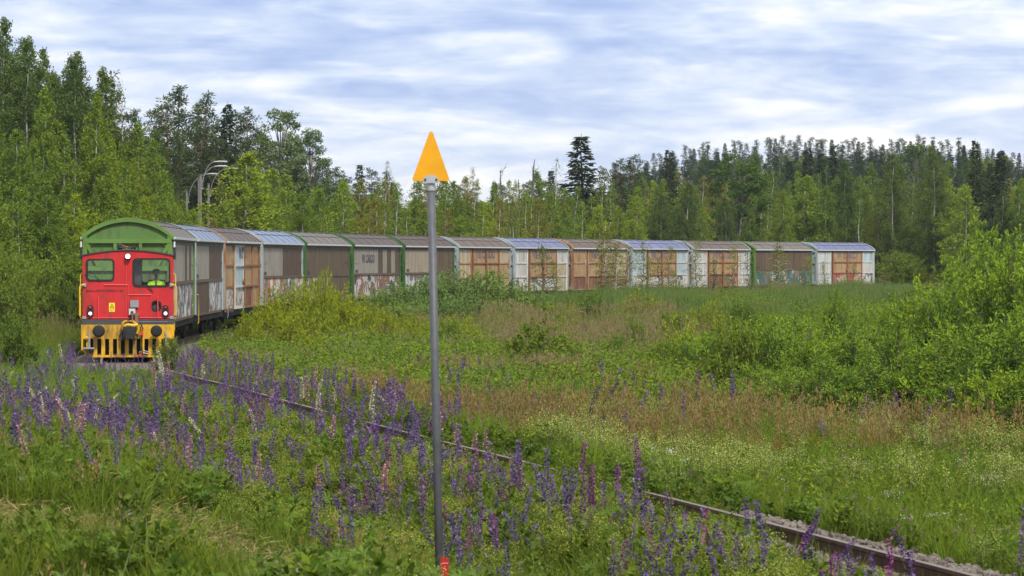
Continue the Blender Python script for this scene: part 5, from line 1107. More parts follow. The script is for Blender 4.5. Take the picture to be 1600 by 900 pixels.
# ------------------------------------------------------------------ meadow plants
def strips(rng, n, R, h, w, bend, lev=4, base=None, taper=.15):
    """grass blades as bent tapering ribbons, each one island -> V, quads"""
    ph = rng.uniform(0, 6.28, n); rr = R * np.sqrt(rng.uniform(0, 1, n)); B = np.stack([rr * np.cos(ph), rr * np.sin(ph), np.zeros(n)], 1) if base is None else base
    az = rng.uniform(0, 6.28, n); H = rng.uniform(h[0], h[1], n); d = np.stack([np.cos(az), np.sin(az)], 1); k = rng.uniform(bend[0], bend[1], n); sw = rng.uniform(0, 3.14, n); W_ = np.stack([np.cos(sw), np.sin(sw)], 1) * (w * rng.uniform(.6, 1.3, n))[:, None] / 2
    V = np.zeros((n, lev, 2, 3)); 
    for l in range(lev):
        t = l / (lev - 1); c = np.concatenate([B[:, :2] + d * (k * H * t ** 1.8)[:, None], (B[:, 2] + H * (t - .35 * k * t ** 2.5))[:, None]], 1); ww = W_ * (1 - (1 - taper) * t ** 1.6)
        V[:, l, 0] = c; V[:, l, 1] = c; V[:, l, 0, :2] -= ww; V[:, l, 1, :2] += ww
    b = np.arange(n)[:, None] * lev * 2; q = np.concatenate([np.stack([b + l * 2, b + l * 2 + 1, b + l * 2 + 3, b + l * 2 + 2], -1).reshape(-1, 4) for l in range(lev - 1)]); return V.reshape(-1, 3), q, V[:, -1].mean(1)
def add_strips(mb, mi, *a, **k):
    V, q, tip = strips(*a, **k); b = mb.add(V); mb.q.append((q + b, mi)); return tip
G_gr = M_leaf('grass_blade', (.095, .140, .021), (.195, .248, .045), .36, rough=.5, hue=.16)
G_lush = M_leaf('lush_grass_blade', (.085, .155, .020), (.155, .240, .036), .36, rough=.45, hue=.12)
G_dry = M_leaf('dry_grass_blade', (.20, .165, .075), (.32, .26, .13), .25, hue=.10)
G_head = M_leaf('grass_seed_head', (.165, .110, .055), (.265, .20, .095), .2, hue=.14)
G_pink = M_leaf('pinkish_grass_head', (.17, .13, .08), (.26, .205, .125), .2, hue=.10)
G_sor = M_leaf('sorrel_seed', (.18, .080, .036), (.28, .145, .060), .2, hue=.14)
G_reed = M_leaf('reed_blade', (.075, .130, .036), (.145, .205, .065), .3, hue=.10)
G_herb = M_leaf('herb_leaf', (.072, .125, .018), (.155, .212, .036), .36, hue=.16)
G_tall = M_leaf('tall_herb_leaf', (.095, .160, .022), (.190, .265, .040), .36, hue=.12)
G_dark = M_leaf('dark_herb_leaf', (.042, .088, .015), (.095, .155, .028), .3, hue=.12)
G_bed = M_leaf('bedstraw_flower', (.28, .33, .075), (.46, .49, .17), .3, hue=.08, tcol=(1, 1, .8))
G_gal = M_leaf('yellow_umbel', (.20, .235, .04), (.34, .355, .08), .3, hue=.10)
G_hay = M_leaf('mown_hay', (.17, .145, .065), (.33, .28, .14), .15, hue=.08)
G_white = M_leaf('white_floret', (.60, .60, .55), (.74, .74, .70), .2, hue=.02, tcol=(1, 1, 1))
G_clov = M_leaf('pink_floret', (.36, .12, .30), (.48, .22, .40), .2, hue=.05, tcol=(1, 1, 1))
G_lupl = M_leaf('lupine_leaf', (.070, .130, .028), (.130, .200, .048), .32, hue=.10)
G_silv = M_leaf('silvery_leaf', (.16, .20, .13), (.25, .28, .20), .25, hue=.06)
L_pur = M_leaf('lupine_purple', (.080, .042, .170), (.255, .165, .385), .25, hue=.12, tcol=(1, .9, 1.1)); L_vio = M_leaf('lupine_magenta', (.15, .030, .155), (.31, .115, .31), .25, hue=.10, tcol=(1, .9, 1)); L_pink = M_leaf('lupine_pink', (.34, .15, .20), (.50, .33, .34), .25, hue=.06, tcol=(1, 1, 1)); L_whi = M_leaf('lupine_cream', (.46, .42, .29), (.60, .57, .44), .25, hue=.03, tcol=(1, 1, .9)); L_dk = M_leaf('lupine_dark', (.055, .032, .11), (.14, .085, .225), .2, hue=.1, tcol=(1, .9, 1.1)); L_faded = M_leaf('lupine_seeding', (.13, .12, .08), (.20, .17, .19), .2, hue=.1)
def P_grass(rng, n=46, R=.17, h=(.25, .62), w=.009, heads=0, hm=G_head, m=G_gr, bend=(.1, .6)):
    b = MB(); tip = add_strips(b, 0, rng, n, R, h, w, bend)
    if heads:
        V, q, tp = strips(rng, heads, R, (h[1] * 1.0, h[1] * 1.45), w * .45, (.02, .22)); bb = b.add(V); b.q.append((q + bb, 0)); k = 12
        P = np.repeat(tp, k, 0); P = P + np.stack([rng.normal(size=len(P)) * .010, rng.normal(size=len(P)) * .010, -rng.uniform(0, .16, len(P))], 1); b.quads(leaves(rng, P, .035, .34, 0, np.tile(np.array([[0, 0, 1.]]), (len(P), 1)), .75), 1)
    return b.mesh('tuft', [m, hm])
def P_herb(rng, nst=9, R=.16, h=(.25, .55), leaf=.075, per=16, asp=.5, m=G_herb, top=None, topn=0, topl=.02, tops=.05, toph=.12, upr=.3, sm=STEMG):
    b = MB(); PP = []; AX = []; TP = []
    for i in range(nst):
        a = rng.uniform(0, 6.28); r = R * math.sqrt(rng.uniform()); H = rng.uniform(*h); p0 = np.array([r * math.cos(a), r * math.sin(a), 0]); p1 = p0 + np.array([rng.normal() * .12 * H, rng.normal() * .12 * H, H]); b.tube([p0, (p0 + p1) / 2, p1], [.004, .0035, .002], 3, 2, cap=False)
        v = rng.uniform(.12, 1, per); P = p0 + (p1 - p0) * v[:, None]; an = rng.uniform(0, 6.28, per); PP.append(P); AX.append(np.stack([np.cos(an), np.sin(an), rng.uniform(-.2, .7, per) + upr], 1))
        if top is not None:
            u = rng.uniform(1 - toph / H, 1.03, topn); TP.append(p0 + (p1 - p0) * u[:, None] + rng.normal(size=(topn, 3)) * (tops, tops, .012))
    b.quads(leaves(rng, np.concatenate(PP), leaf, asp, .4, unit(np.concatenate(AX)), .85), 0)
    if TP: b.quads(leaves(rng, np.concatenate(TP), topl, .8, .5), 1)
    return b.mesh('tuft', [m, top or m, sm])
def palm(rng, b, c, r, mi, nl=9, up=None):
    nrm = unit(np.array([rng.normal() * .35, rng.normal() * .35, 1.0])); e1 = unit(np.cross(nrm, [0, 1, .1])); e2 = np.cross(nrm, e1); Q = []
    for k in range(nl):
        a = 2 * math.pi * k / nl + rng.normal() * .08; d = unit(e1 * math.cos(a) + e2 * math.sin(a) + nrm * rng.uniform(.12, .4)); s = np.cross(nrm, d); l = r * rng.uniform(.85, 1.1); Q.append([c, c + d * l * .55 + s * l * .12, c + d * l, c + d * l * .55 - s * l * .12])
    b.quads(Q, mi)
def P_palm(rng, n=10, R=.22, h=(.15, .42), r=.085, m=G_lupl):
    b = MB()
    for i in range(n):
        a = rng.uniform(0, 6.28); q = R * math.sqrt(rng.uniform()); H = rng.uniform(*h); c = np.array([q * math.cos(a), q * math.sin(a), H]); b.tube([c * (.3, .3, 0), c * (.7, .7, .6), c], [.004, .003, .0025], 3, 1, cap=False); palm(rng, b, c, r * rng.uniform(.7, 1.2), 0)
    return b.mesh('tuft', [m, STEMG])
def spike(rng, z0, L, r, lean=(0, 0), dens=1.0):
    P = []; A = []; k = int(L / .022)
    for j in range(k):
        t = j / k; rr = r * (1 - .72 * t ** 1.6); m = max(5, int(9 * dens * (1 - .4 * t))); a = rng.uniform(0, 6.28, m); z = z0 + L * t; P.append(np.stack([lean[0] * t * t + rr * .35 * np.cos(a), lean[1] * t * t + rr * .35 * np.sin(a), z + rng.normal(size=m) * .004], 1)); A.append(np.stack([np.cos(a), np.sin(a), np.full(m, .35)], 1))
    return np.concatenate(P), unit(np.concatenate(A))
def lupine_meshes(rng, fm, H=.85, L=.34, r=.036, nleaf=5, lean=.14):
    b = MB(); lx, ly = rng.normal() * lean * H, rng.normal() * lean * H; z0 = H - L; b.tube([(0, 0, 0), (lx * .1, ly * .1, z0 * .6), (lx * .25, ly * .25, z0)], [.007, .006, .005], 4, 1, cap=False)
    for i in range(nleaf):
        a = rng.uniform(0, 6.28); hh = rng.uniform(.12, .75) * z0; q = rng.uniform(.06, .18); c = np.array([q * math.cos(a), q * math.sin(a), hh + .06]); b.tube([(0, 0, hh * .6), c * (.5, .5, .95), c], [.003, .003, .002], 3, 1, cap=False); palm(rng, b, c, rng.uniform(.055, .095), 0, 8)
    f = MB(); P, A = spike(rng, z0, L, r, (lx * .75, ly * .75)); P[:, 0] += lx * .25; P[:, 1] += ly * .25; f.quads(leaves(rng, P, r * .85, .75, .2, A, .8), 0); f.tube([(lx * .25, ly * .25, z0), (lx, ly, H)], [.004, .002], 3, 1, cap=False)
    return b.mesh('lupine', [G_lupl, STEMG]), f.mesh('flower_spike', [fm, STEMG])
r_ = np.random.default_rng
T_grass = [P_grass(r_(300 + k), 50, .17, (.28, .72), .0085) for k in range(3)]; T_lush = [P_grass(r_(310 + k), 60, .16, (.3, .75), .013, m=G_lush, bend=(.15, .7)) for k in range(2)]; T_head = [P_grass(r_(320 + k), 26, .16, (.3, .55), .008, 9) for k in range(3)]; T_pink = [P_grass(r_(330 + k), 36, .3, (.35, .7), .014, 16, G_pink) for k in range(2)]
T_sor = [P_herb(r_(340 + k), 10, .2, (.5, .85), .05, 4, .3, G_herb, G_sor, 34, .022, .016, .34, sm=G_sor) for k in range(2)]
T_herb = [P_herb(r_(350 + k)) for k in range(3)]; T_hdark = [P_herb(r_(360 + k), 10, .2, (.2, .5), .085, 18, .42, G_dark, upr=.1) for k in range(2)]; T_palm = [P_palm(r_(370 + k)) for k in range(3)]
T_bed = [P_herb(r_(380 + k), 11, .16, (.4, .7), .035, 16, .3, G_gr, G_bed, 46, .014, .024, .26) for k in range(3)]; T_gal = [P_herb(r_(390 + k), 10, .18, (.35, .6), .05, 14, .4, G_herb, G_gal, 40, .016, .045, .10) for k in range(3)]
T_yar = [P_herb(r_(400 + k), 5, .2, (.35, .55), .05, 10, .3, G_herb, G_white, 26, .014, .030, .02) for k in range(2)]; T_clo = [P_herb(r_(405 + k), 5, .2, (.3, .55), .045, 10, .5, G_herb, G_clov, 22, .014, .012, .03) for k in range(2)]; T_sil = [P_herb(r_(408 + k), 7, .14, (.3, .6), .07, 18, .28, G_silv) for k in range(2)]
T_reed = [P_grass(r_(410 + k), 60, .45, (.9, 1.5), .030, m=G_reed, bend=(.02, .25)) for k in range(3)]; T_tall = [P_herb(r_(420 + k), 22, .42, (.6, 1.05), .10, 16, .34, G_tall, upr=.3) for k in range(2)] + [P_herb(r_(424), 22, .42, (.5, .95), .10, 16, .36, F_yel, upr=.3)]
T_redt = [P_herb(r_(430 + k), 12, .3, (.35, .8), .08, 11, .42, F_yel, F_red, 9, .055, .03, .22) for k in range(2)]
T_farg = [P_grass(r_(440 + k), 90, .6, (.4, .85), .028, 10, G_pink) for k in range(3)]; T_farg2 = [P_grass(r_(460 + k), 100, .6, (.4, .9), .028, m=G_lush if k else G_gr) for k in range(3)]; T_fdry = [P_grass(r_(446), 80, .55, (.4, .8), .026, 22, G_pink, G_gr)]
def P_hay(rng, n=150, R=.32):
    b = MB(); P = np.stack([rng.normal(size=n) * R * .6, rng.normal(size=n) * R * .6, np.abs(rng.normal(size=n)) * .035 + .01], 1); a = rng.uniform(0, 6.28, n); ax = np.stack([np.cos(a), np.sin(a), rng.normal(size=n) * .25], 1); b.quads(leaves(rng, P, .15, .055, .6, unit(ax), 1.0), 0); return b.mesh('tuft', [G_hay])
T_hay = [P_hay(r_(450 + k)) for k in range(3)]
def P_stone(rng):
    me = bpy.data.meshes.new('stone'); bm = bmesh.new(); bmesh.ops.create_icosphere(bm, subdivisions=2, radius=.04)
    c = [unit(rng.normal(size=3)) * rng.uniform(.018, .032) for _ in range(9)]
    for v in bm.verts:
        p = np.array(v.co)
        for q in c:
            d = p @ unit(q) - np.linalg.norm(q)
            if d > 0: p = p - unit(q) * d
        v.co = p
    bm.to_mesh(me); bm.free(); me.materials.append(M_stone); return me
import bmesh
def M_stone_():
    m, nt, N, L, out = nodes('ballast_stone'); p = N('ShaderNodeBsdfPrincipled'); L(p.outputs[0], out.inputs[0]); oi = N('ShaderNodeObjectInfo'); c = ramp(N, L, oi.outputs['Random'], ((0, (.055, .042, .035)), (.5, (.115, .09, .075)), (1, (.19, .165, .145)))); n = obj_noise(N, L, 40, 4); L(mixc(N, L, .25, c, ramp(N, L, n, ((.3, (.06, .05, .04)), (.7, (.3, .27, .24))))), p.inputs['Base Color']); p.inputs['Roughness'].default_value = .9; return m
M_stone = M_stone_()

SCAT = {}
PH = {}
def proto_h(p):
    if p.name not in PH:
        v = np.empty(len(p.vertices) * 3, np.float32); p.vertices.foreach_get('co', v); PH[p.name] = float(np.percentile(v[2::3], 97))
    return PH[p.name]
def put(key, protos, x, y, z, s, tilt=.1, ids=None):
    n = len(x)
    if n == 0: return
    # growth is trodden and cut low beside the rails
    D, S = near_track(x, y); lim = rail_z(S) + np.interp(-D, [-2.2, -1.5, -1.2, -.75, -.2, .2, .75, .95, 2.0, 3.5, 5.5], [3, .6, .04, -.09, -.06, .01, .09, .19, .42, .80, 3]) * (1 + .25 * RNG.normal(size=n)) + .20 * (np.abs(D) < 2.6) * np.clip(fbm(x, y, 2.2, 51) + .1 * (S < -45), 0, 1) * (1 + .5 * (S < -45)); lim = np.where((S > -18) & (np.abs(D) < 1.8), np.minimum(lim, rail_z(S) + .10), lim) + .09 * ((S < -55) & (D < -.9) & (D > -2.6)); hm = np.mean([proto_h(p) for p in protos])
    lim = np.where(S > -3, 9, lim); s = np.minimum(s, np.maximum(.16, (lim - z) / hm))
    keep = ~((np.abs(x - wx(695, 23.6)) < .10) & (y > 21.5) & (y < 23.9)); x, y, z, s = x[keep], y[keep], z[keep], s[keep]; n = len(x)
    e = SCAT.setdefault(key, dict(P=[], R=[], S=[], I=[], protos=[])); off = 0
    names = [p.name for p in e['protos']]
    if protos[0].name in names: off = names.index(protos[0].name)
    else: off = len(e['protos']); e['protos'] += protos
    e['P'].append(np.stack([x, y, z], 1)); e['R'].append(rots(n, tilt)); e['S'].append(s); e['I'].append(RNG.integers(0, len(protos), n) + off)
def field(y0, y1, dens, marg=1.6):
    A = .16 * (y1 * y1 - y0 * y0) * 1.15 + marg * 2 * (y1 - y0); n = int(A * dens); yy = np.sqrt(RNG.uniform(y0 * y0, y1 * y1, n)); xx = RNG.uniform(-1, 1, n) * (yy * .165 + marg); D, S = near_track(xx, yy); z = plant_z(xx, yy, D, S); return xx, yy, z, D, S, 800 + F * xx / yy, HY + F * (CZ - z) / yy
def pick(mask, p): return mask & (RNG.uniform(size=len(mask)) < p)
def meadow():
    # near ground, 15 to 58 m
    x, y, z, D, S, px, py = field(15, 60, 50); n1 = fbm(x, y, 3.5, 11); n2 = fbm(x, y, 1.8, 12); n3 = fbm(x, y, 7, 13)
    bare_ = (np.abs(D) < .72) & (px > 1130 + 90 * n2) | ((D > .55) & (D < 2.2 + .5 * n2) & (px > 1130 + 90 * n1)) | ((D > .72) & (D < .9)); left = (D < -.88) & ~bare_; right = (D > .5) & ~bare_; mid = (np.abs(D) <= 1.0) & (np.abs(np.abs(D) - .8) > .07) & ~bare_
    mown = left & (py > 775 + 22 * n1) & (px < 560 + 60 * n2) & (n2 + .7 * n1 > -.25); free = left & ~mown; hs = np.ones(len(x))       # shorter right beside the rail
    sz = lambda m, a, b_: RNG.uniform(a, b_, m.sum())
    m = pick(free, .66); put('meadow_grass', T_grass, x[m], y[m], z[m], sz(m, .6, 1.02) * hs[m], .2)
    m = pick(free & (n1 > -.1), .20); put('meadow_grass', T_lush, x[m], y[m], z[m], sz(m, .5, .95) * hs[m], .2)
    m = pick(free, .26); put('meadow_herbs', T_herb, x[m], y[m], z[m], sz(m, .7, 1.15) * hs[m], .15)
    m = pick(free & (n2 > -.1), .30); put('meadow_herbs', T_hdark, x[m], y[m], z[m], sz(m, .6, 1.1) * hs[m], .15)
    m = pick(free & (n3 > -.2), .10); put('lupine_foliage', T_palm, x[m], y[m], z[m], sz(m, .8, 1.25) * hs[m], .12)
    m = pick(free & (y > 30) & (px > 330) & (n3 + .6 * n2 > -.35), .20); put('yellow_umbels', T_gal, x[m], y[m], z[m], sz(m, .7, 1.05) * hs[m], .12)
    m = pick(free & (y > 22) & (px > 1000), .20); put('yellow_umbels', T_gal, x[m], y[m], z[m], sz(m, .7, 1.0) * hs[m], .12)
    m = pick(free, .015); put('meadow_herbs', T_sil, x[m], y[m], z[m], sz(m, .7, 1.0), .12)
    m = pick(free & (px > 500), .05); put('pale_bedstraw', T_bed, x[m], y[m], z[m], sz(m, .6, .9) * hs[m], .12)
    m = pick(free & (n1 > .2), .06); put('seeding_grass', T_head, x[m], y[m], z[m], sz(m, .7, 1.0) * hs[m], .12)
    m = pick(mown, .9); put('mown_hay', T_hay, x[m], y[m], z[m] + .01, sz(m, .7, 1.2), .12)
    m = pick(mown, .30); put('meadow_grass', T_grass, x[m], y[m], z[m], sz(m, .25, .5), .2)
    m = pick(mown, .10); put('meadow_herbs', T_herb, x[m], y[m], z[m], sz(m, .3, .6), .2)
    m = pick(mid, .8); put('meadow_grass', T_grass, x[m], y[m], z[m], sz(m, .4, .7), .15)
    m = pick(mid, .6); put('meadow_herbs', T_herb, x[m], y[m], z[m], sz(m, .5, .8), .15)
    ok = right & (D > .92)
    m = pick(ok, .50); put('meadow_grass', T_grass + T_lush[:1], x[m], y[m], z[m], sz(m, .55, 1.1), .2)
    m = pick(ok, .30); put('meadow_herbs', T_herb, x[m], y[m], z[m], sz(m, .6, 1.0), .12)
    m = pick(ok & (n2 > .05), .24); put('meadow_herbs', T_hdark, x[m], y[m], z[m], sz(m, .6, .95), .12)
    m = pick(ok & (y < 58) & (n1 + .9 * n2 > .3) & (px > 850), .19); put('pale_bedstraw', T_bed, x[m], y[m], z[m], sz(m, .8, 1.35), .14)
    m = pick(ok & (y > 43) & (n2 > -.1), .13 * sstep(44, 54, y)); put('seeding_grass', T_head, x[m], y[m], z[m], sz(m, 1.0, 1.6), .08)
    m = pick(ok & (y > 46) & (n2 > .2), .05); put('red_sorrel', T_sor, x[m], y[m], z[m], sz(m, .7, 1.05), .08)
    m = pick(ok & (y < 52) & (n2 > .2), .018); put('white_yarrow', T_yar, x[m], y[m], z[m], sz(m, .8, 1.1), .08)
    m = pick(ok & (y < 54), .02); put('pink_clover', T_clo, x[m], y[m], z[m], sz(m, .8, 1.1), .08)
    m = pick(ok & (n2 > .2), .08); put('tall_herbs', T_tall, x[m], y[m], z[m], sz(m, .35, .75), .08)
    m = pick(ok & (n3 > .1), .06); put('lupine_foliage', T_palm, x[m], y[m], z[m], sz(m, .8, 1.2), .12)
    # middle distance, 58 to 112 m
    x, y, z, D, S, px, py = field(60, 112, 13, 2); n1 = fbm(x, y, 6, 21); n2 = fbm(x, y, 3, 22); n3 = fbm(x, y, 14, 23); ok = (np.abs(D) > 2.0) | ((S < -12) & (np.abs(np.abs(D) - .8) > .25)); ok &= ~((S > -2) & (np.abs(D) < 2.4)); low = np.where(np.abs(D) < 2.2, .55, 1.0); inn = ok & (D > 0); outer = ok & (D <= 0); sz = lambda m, a, b_: RNG.uniform(a, b_, m.sum()) * low[m]
    m = pick(ok, .5); put('meadow_grass', T_grass + T_lush, x[m], y[m], z[m], sz(m, .9, 1.5), .12)
    m = pick(ok & (n1 > -.2), .3); put('meadow_herbs', T_herb, x[m], y[m], z[m], sz(m, .9, 1.4), .12)
    m = pick(outer & (n2 > -.4), .25); put('meadow_grass', T_lush, x[m], y[m], z[m], sz(m, .9, 1.4), .12)
    m = pick(outer, .12); put('lupine_foliage', T_palm, x[m], y[m], z[m], sz(m, 1.0, 1.5), .12)
    m = pick(outer & (n2 > .1), .12); put('yellow_umbels', T_gal, x[m], y[m], z[m], sz(m, .9, 1.3), .12)
    m = pick(inn & (n1 > -.5), .42); put('tall_herbs', T_tall, x[m], y[m], z[m], sz(m, .6, 1.15), .1)
    m = pick(inn & (py < 640) & (np.abs(px - 880) < 260) & (y < 78) & (n2 > .1), .16); put('seeding_grass', T_head, x[m], y[m], z[m], sz(m, 1.0, 1.5), .08)
    m = pick(inn & (px > 860) & (y < 76) & (n1 > -.2) & (n2 > -.4), .13); put('seeding_grass', T_head, x[m], y[m], z[m], sz(m, 1.1, 1.6), .08)
    m = pick(inn & (px > 880) & (px < 1120) & (y < 84) & (n2 > .1), .14); put('red_sorrel', T_sor, x[m], y[m], z[m], sz(m, .9, 1.2), .08)
    m = pick(inn & (n3 + n2 * .6 > .45), .14); put('red_sorrel', T_redt, x[m], y[m], z[m], sz(m, .6, 1.1), .08)
    m = pick(inn & (n1 < -.35), .16); put('dry_grass', T_pink, x[m], y[m], z[m], sz(m, .9, 1.3), .1)
    m = pick(inn & (n3 < -.1), .12); put('reeds', T_reed, x[m], y[m], z[m], sz(m, .5, .8), .08)
    m = pick(inn & (y > 88) & (np.abs(px - 950) < 150 + 70 * n1) & (n2 > -.3), .12); put('dry_grass', T_pink, x[m], y[m], z[m], sz(m, 1.2, 1.7), .1)
    m = pick(inn & (y > 64) & (y < 84) & (np.abs(px - 650) < 140) & (n2 > 0), .12); put('red_sorrel', T_redt, x[m], y[m], z[m], sz(m, .7, 1.1), .08)
    m = pick(inn & (D < 9) & (n1 > 0), .10); put('meadow_herbs', T_sil, x[m], y[m], z[m], sz(m, 1.0, 1.4), .1)
    # far meadow up to the train
    x, y, z, D, S, px, py = field(112, 285, 2.6, 4); n1 = fbm(x, y, 9, 31); n2 = fbm(x, y, 22, 32); ok = (np.abs(D) > 2.4) & (y < 300); inn = ok & (D > 0); outer = ok & (D < 0) & (D > -25); sz = lambda m, a, b_: RNG.uniform(a, b_, m.sum())
    m = pick(inn, .55); put('far_meadow_grass', T_farg2, x[m], y[m], z[m], sz(m, .8, 1.25), .06)
    m = pick(inn & (n1 > .35) & (y < 190), .16); put('far_meadow_grass', T_fdry, x[m], y[m], z[m], sz(m, .8, 1.2), .06)
    m = pick(inn & (y < 150) & (np.abs(px - 950) < 150 + 70 * n1) & (n1 > -.4), .13); put('dry_grass', T_pink, x[m], y[m], z[m], sz(m, 1.3, 1.9), .08)
    m = pick(inn & (n2 > -.3) & (y < 175), .34); put('tall_herbs', T_tall, x[m], y[m], z[m], sz(m, .6, 1.0), .06)
    m = pick(inn & (y > 150) & (n1 > -.55), .62 * sstep(150, 185, y)); put('reeds', T_reed, x[m], y[m], z[m], sz(m, .7, 1.05) * (1.05 + .45 * fbm(x[m], y[m], 5, 61)), .06)
    m = pick(inn & (y > 180) & (fbm(x, y, 7, 62) > .2), .12); put('dry_grass', T_pink, x[m], y[m], z[m], sz(m, 1.3, 1.9), .06)
    m = pick(inn & (y > 135) & (fbm(x, y, 6, 63) > .1), .35); put('tall_herbs', T_tall, x[m], y[m], z[m], sz(m, .9, 1.5), .06)
    m = pick(inn & (D < 12) & (y > 185), .16); put('tall_herbs', T_tall, x[m], y[m], z[m], sz(m, .8, 1.35), .06)
    m = pick(outer, .5); put('far_meadow_grass', T_farg, x[m], y[m], z[m], sz(m, .8, 1.2), .06)
    # floor of the woods: low growth between the trunks
    n = 2600; yy = RNG.uniform(128, 400, n); xx = RNG.uniform(-1, 1, n) * (yy * .17 + 4); D, S = near_track(xx, yy); m = (D < -5) & (yy > np.where(xx < -14, 128, 150)); xx, yy = xx[m], yy[m]; zz = ground_z(xx, yy); s = RNG.uniform(.7, 1.5, len(xx))
    put('wood_undergrowth', [PROTO['bush'][k][1] for k in range(3)] + [PROTO['yellow_bush'][0][1]], xx, yy, zz, s, .05)
LBL = dict(meadow_grass='green meadow grass', mown_hay='dry mown hay in the lower left corner')
KS = dict(meadow_grass='meadow_grass', meadow_herbs='herb_undergrowth', lupine_foliage='lupine_foliage', yellow_umbels='yellow_flower_foliage', pale_bedstraw='bedstraw_foliage', seeding_grass='seeding_grass', mown_hay='mown_hay_litter', red_sorrel='sorrel_undergrowth', white_yarrow='yarrow_foliage', pink_clover='clover_foliage', tall_herbs='tall_herb_undergrowth', dry_grass='dry_grass', reeds='reed_vegetation', far_meadow_grass='far_meadow_grass', wood_undergrowth='wood_undergrowth')
meadow()

# lupines: the nearest three hundred one by one, the rest as a mass
LUP = {}
for k, (nm, fm, H, L) in enumerate((('purple', L_pur, .88, .36), ('magenta', L_vio, .85, .34), ('pink', L_pink, .85, .34), ('white', L_whi, .88, .38), ('dark', L_dk, .85, .32), ('seeding', L_faded, .85, .34))):
    LUP[nm] = [lupine_meshes(np.random.default_rng(500 + 10 * k + j), fm, H * (.82, 1.0, 1.12)[j], L * (.75, 1.0, 1.25)[j], .035) for j in range(3)]
LUPL = dict(purple=('purple lupine in flower beside the track', 'purple lupines'), magenta=('magenta purple lupine in flower beside the track', 'magenta lupines'), pink=('pale pink lupine in flower beside the track', 'pink lupines'), white=('creamy white lupine in flower beside the track', 'white lupines'), dark=('dark purple lupine spike past its best beside the track', 'dark lupines'), seeding=('faded greyish lupine going to seed beside the track', 'faded lupines'))
def lupines():
    pts = []
    def cloud(n, px0, px1, Y0, Y1, mix, dens=None, smin=.8, smax=1.15, clump=.0):
        k = 0; tries = 0
        while k < n and tries < n * 30:
            tries += 1; Y = math.sqrt(U(Y0 * Y0, Y1 * Y1)); x = wx(U(px0, px1), Y); d, s = near_track([x], [Y]); d, s = float(d[0]), float(s[0])
            if dens and U(0, 1) > dens(d, s, x, Y): continue
            pp = 800 + F * x / Y; pts.append((x, Y, mix[int(RNG.integers(len(mix)))], U(smin, smax) * (.6 if (118 < pp < 285 and Y > 64 and s < 2) else 1))); k += 1
    P, Mg, K, Wh, Dk, Sd = 'purple', 'magenta', 'pink', 'white', 'dark', 'seeding'
    cl = lambda sc, th, sd: (lambda d, s, x, Y: 1.0 if (fbm([x], [Y], sc, sd)[0] > th and d < -1.0) else .05 * (d < -1.0))
    both = lambda sc, th, sd: (lambda d, s, x, Y: float(fbm([x], [Y], sc, sd)[0] > th) * (abs(d + .8) > .2) * (abs(d - .8) > .2) * (d < 2.2) * (.35 if abs(d) < 1.0 else 1) * (.7 if (s > -15 and abs(d) < 1.9) else 1))
    cloud(300, 530, 1300, 30, 52, [P, P, P, Sd, Mg, P, Dk, Sd], cl(3.0, -.5, 41), .55, 1.0)
    cloud(70, 980, 1620, 23, 31, [P, P, Mg, P, Dk, Sd, P], cl(2.5, -.2, 42), .75, 1.0)
    cloud(26, 480, 900, 24, 34, [P, P, Dk, Dk, Sd, P], cl(2, .0, 43), .7, .95)
    cloud(110, 0, 620, 31, 47, [P, P, Dk, Sd, K, Dk, P, P, P], cl(3, -.3, 44), .75, 1.1)
    cloud(1050, 40, 720, 44, 96, [P, P, P, P, P, Dk, Mg, P, P, P, Sd, P, P, Sd, P, P, Dk, K, P, P, P, Wh, P, P], both(4, -.3, 45), .58, 1.05)
    cloud(230, -40, 320, 45, 82, [P, P, Dk, Sd, P, P, K, Dk, P, P, Wh, P, P], both(5, -.4, 47), .75, 1.1)
    cloud(150, 100, 620, 56, 98, [P, P, P, P, P, Sd, P, P, K, Dk], both(3, -.1, 46), .5, .95)
    cloud(34, 690, 1020, 58, 72, [P, P, P, Sd, Dk], lambda d, s, x, Y: float(d > 2.4), 1.0, 1.4)
    cloud(26, 900, 1560, 50, 64, [P, P, P, Dk], lambda d, s, x, Y: float(d > 3), 1.0, 1.35)
    cloud(30, 380, 760, 66, 84, [P, P, Sd, Dk], lambda d, s, x, Y: float(d > 2.6), .9, 1.2)
    cloud(60, 290, 430, 98, 128, [P, P, P, Dk], lambda d, s, x, Y: float(2.5 < d < 6), .9, 1.2)
    # the few that stand out in the photo
    for px, Y, c, s in [(258, 62, 'white', 1.25), (252, 66, 'white', 1.1), (320, 66, 'white', 1.1), (262, 64, 'pink', 1.1), (575, 52, 'white', 1.0), (583, 50, 'white', .95), (691, 45, 'pink', 1.1), (712, 44, 'pink', 1.0), (738, 43, 'pink', .95), (755, 43, 'pink', .85), (75, 58, 'white', 1.0), (165, 60, 'white', 1.0), (1145, 58, 'purple', 1.2), (1416, 54, 'purple', 1.3), (1478, 53, 'purple', 1.25), (1350, 55, 'purple', 1.25), (605, 48, 'purple', 1.25), (597, 47, 'purple', 1.3), (620, 49, 'purple', 1.15), (658, 45, 'purple', 1.1), (1000, 34, 'magenta', 1.15), (965, 35, 'magenta', 1.05), (910, 36, 'magenta', 1.1), (1588, 25, 'purple', 1.05)]:
        pts.append((wx(px, Y), Y, c, s))
    X = np.array([p[0] for p in pts]); Y = np.array([p[1] for p in pts]); D_, S_ = near_track(X, Y); Z = plant_z(X, Y, D_, S_); o_ = np.argsort(Y - (Y > 1e9)); vis = np.abs(X) < .163 * Y; order = [i for i in o_ if vis[i]]
    single = set(order[:290]); proto_obj = {}
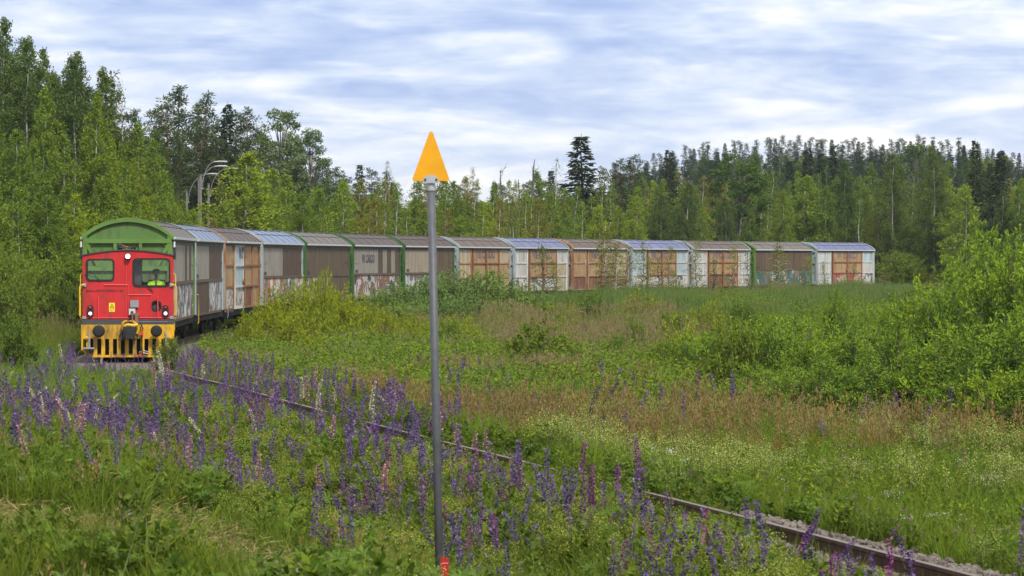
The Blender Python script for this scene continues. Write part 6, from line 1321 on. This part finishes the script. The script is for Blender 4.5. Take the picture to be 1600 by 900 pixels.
    for i in order[:290]:
        x, y, c, s = pts[i]; k = int(RNG.integers(3))
        if (c, k) not in proto_obj:
            lm, fm = LUP[c][k]; o = link('lupine', lm); link('flower_spike', fm, o); proto_obj[(c, k)] = o
        else: o = copy_tree(proto_obj[(c, k)])
        o.location = (x, y, Z[i]); o.rotation_euler = (RNG.normal() * .13, RNG.normal() * .13, U(0, 6.28)); o.scale = (s, s, s); tag(o, LUPL[c][0], 'lupine', LUPL[c][1])
    rest = [i for i in range(len(pts)) if i not in single]; cs = list(LUP); pr = [LUP[c][k][1] for c in cs for k in range(3)]
    if rest:
        ids = np.array([cs.index(pts[i][2]) * 3 + int(RNG.integers(3)) for i in rest])
        gn_scatter('lupine_blossoms', np.array([[X[i], Y[i], Z[i]] for i in rest]), rots(len(rest), .08), np.array([pts[i][3] for i in rest]), ids, pr, 'mass of purple lupine blossoms in front of the locomotive')
lupines()
for key, e in SCAT.items(): gn_scatter(KS[key], np.concatenate(e['P']), np.concatenate(e['R']), np.concatenate(e['S']), np.concatenate(e['I']), e['protos'], LBL.get(key))
def ballast_stones():
    n = 15000; s = RNG.uniform(-74, -40, n); d = RNG.uniform(-1.9, 2.1, n); d = np.where(np.abs(np.abs(d) - .797) < .06, d + .14, d); x = np.interp(s, TS, TX); y = np.interp(s, TS, TY); t = np.interp(s, TS, TH); z = rail_z(s) - .165 - .09 * sstep(1.5, 2.0, np.abs(d)) + RNG.uniform(-.01, .012, n)
    gn_scatter('ballast_gravel_stones', np.stack([x + d * np.cos(t), y - d * np.sin(t), z], 1), RNG.uniform(0, 6.28, (n, 3)), RNG.uniform(.45, 1.15, n), RNG.integers(0, 5, n), [P_stone(np.random.default_rng(600 + k)) for k in range(5)], 'grey brown ballast stones between the rails')
ballast_stones()
print('trees', NTREE[0], 'scatter', {k: sum(len(q) for q in e['S']) for k, e in SCAT.items()})

# ------------------------------------------------------------------ the air
def build_haze():
    m = bpy.data.materials.new('haze'); m.use_nodes = True; nt = m.node_tree; nt.nodes.clear(); out = nt.nodes.new('ShaderNodeOutputMaterial'); v = nt.nodes.new('ShaderNodeVolumePrincipled')
    v.inputs['Color'].default_value = (.80, .88, 1.0, 1); v.inputs['Density'].default_value = HAZE; v.inputs['Anisotropy'].default_value = .2; nt.links.new(v.outputs[0], out.inputs['Volume'])
    b = MB(); b.box(-4200, 4200, -60, 4600, -4, 62); o = b.build('haze', m); tag(o, kind='stuff')
HAZE = 0.00010
build_haze()
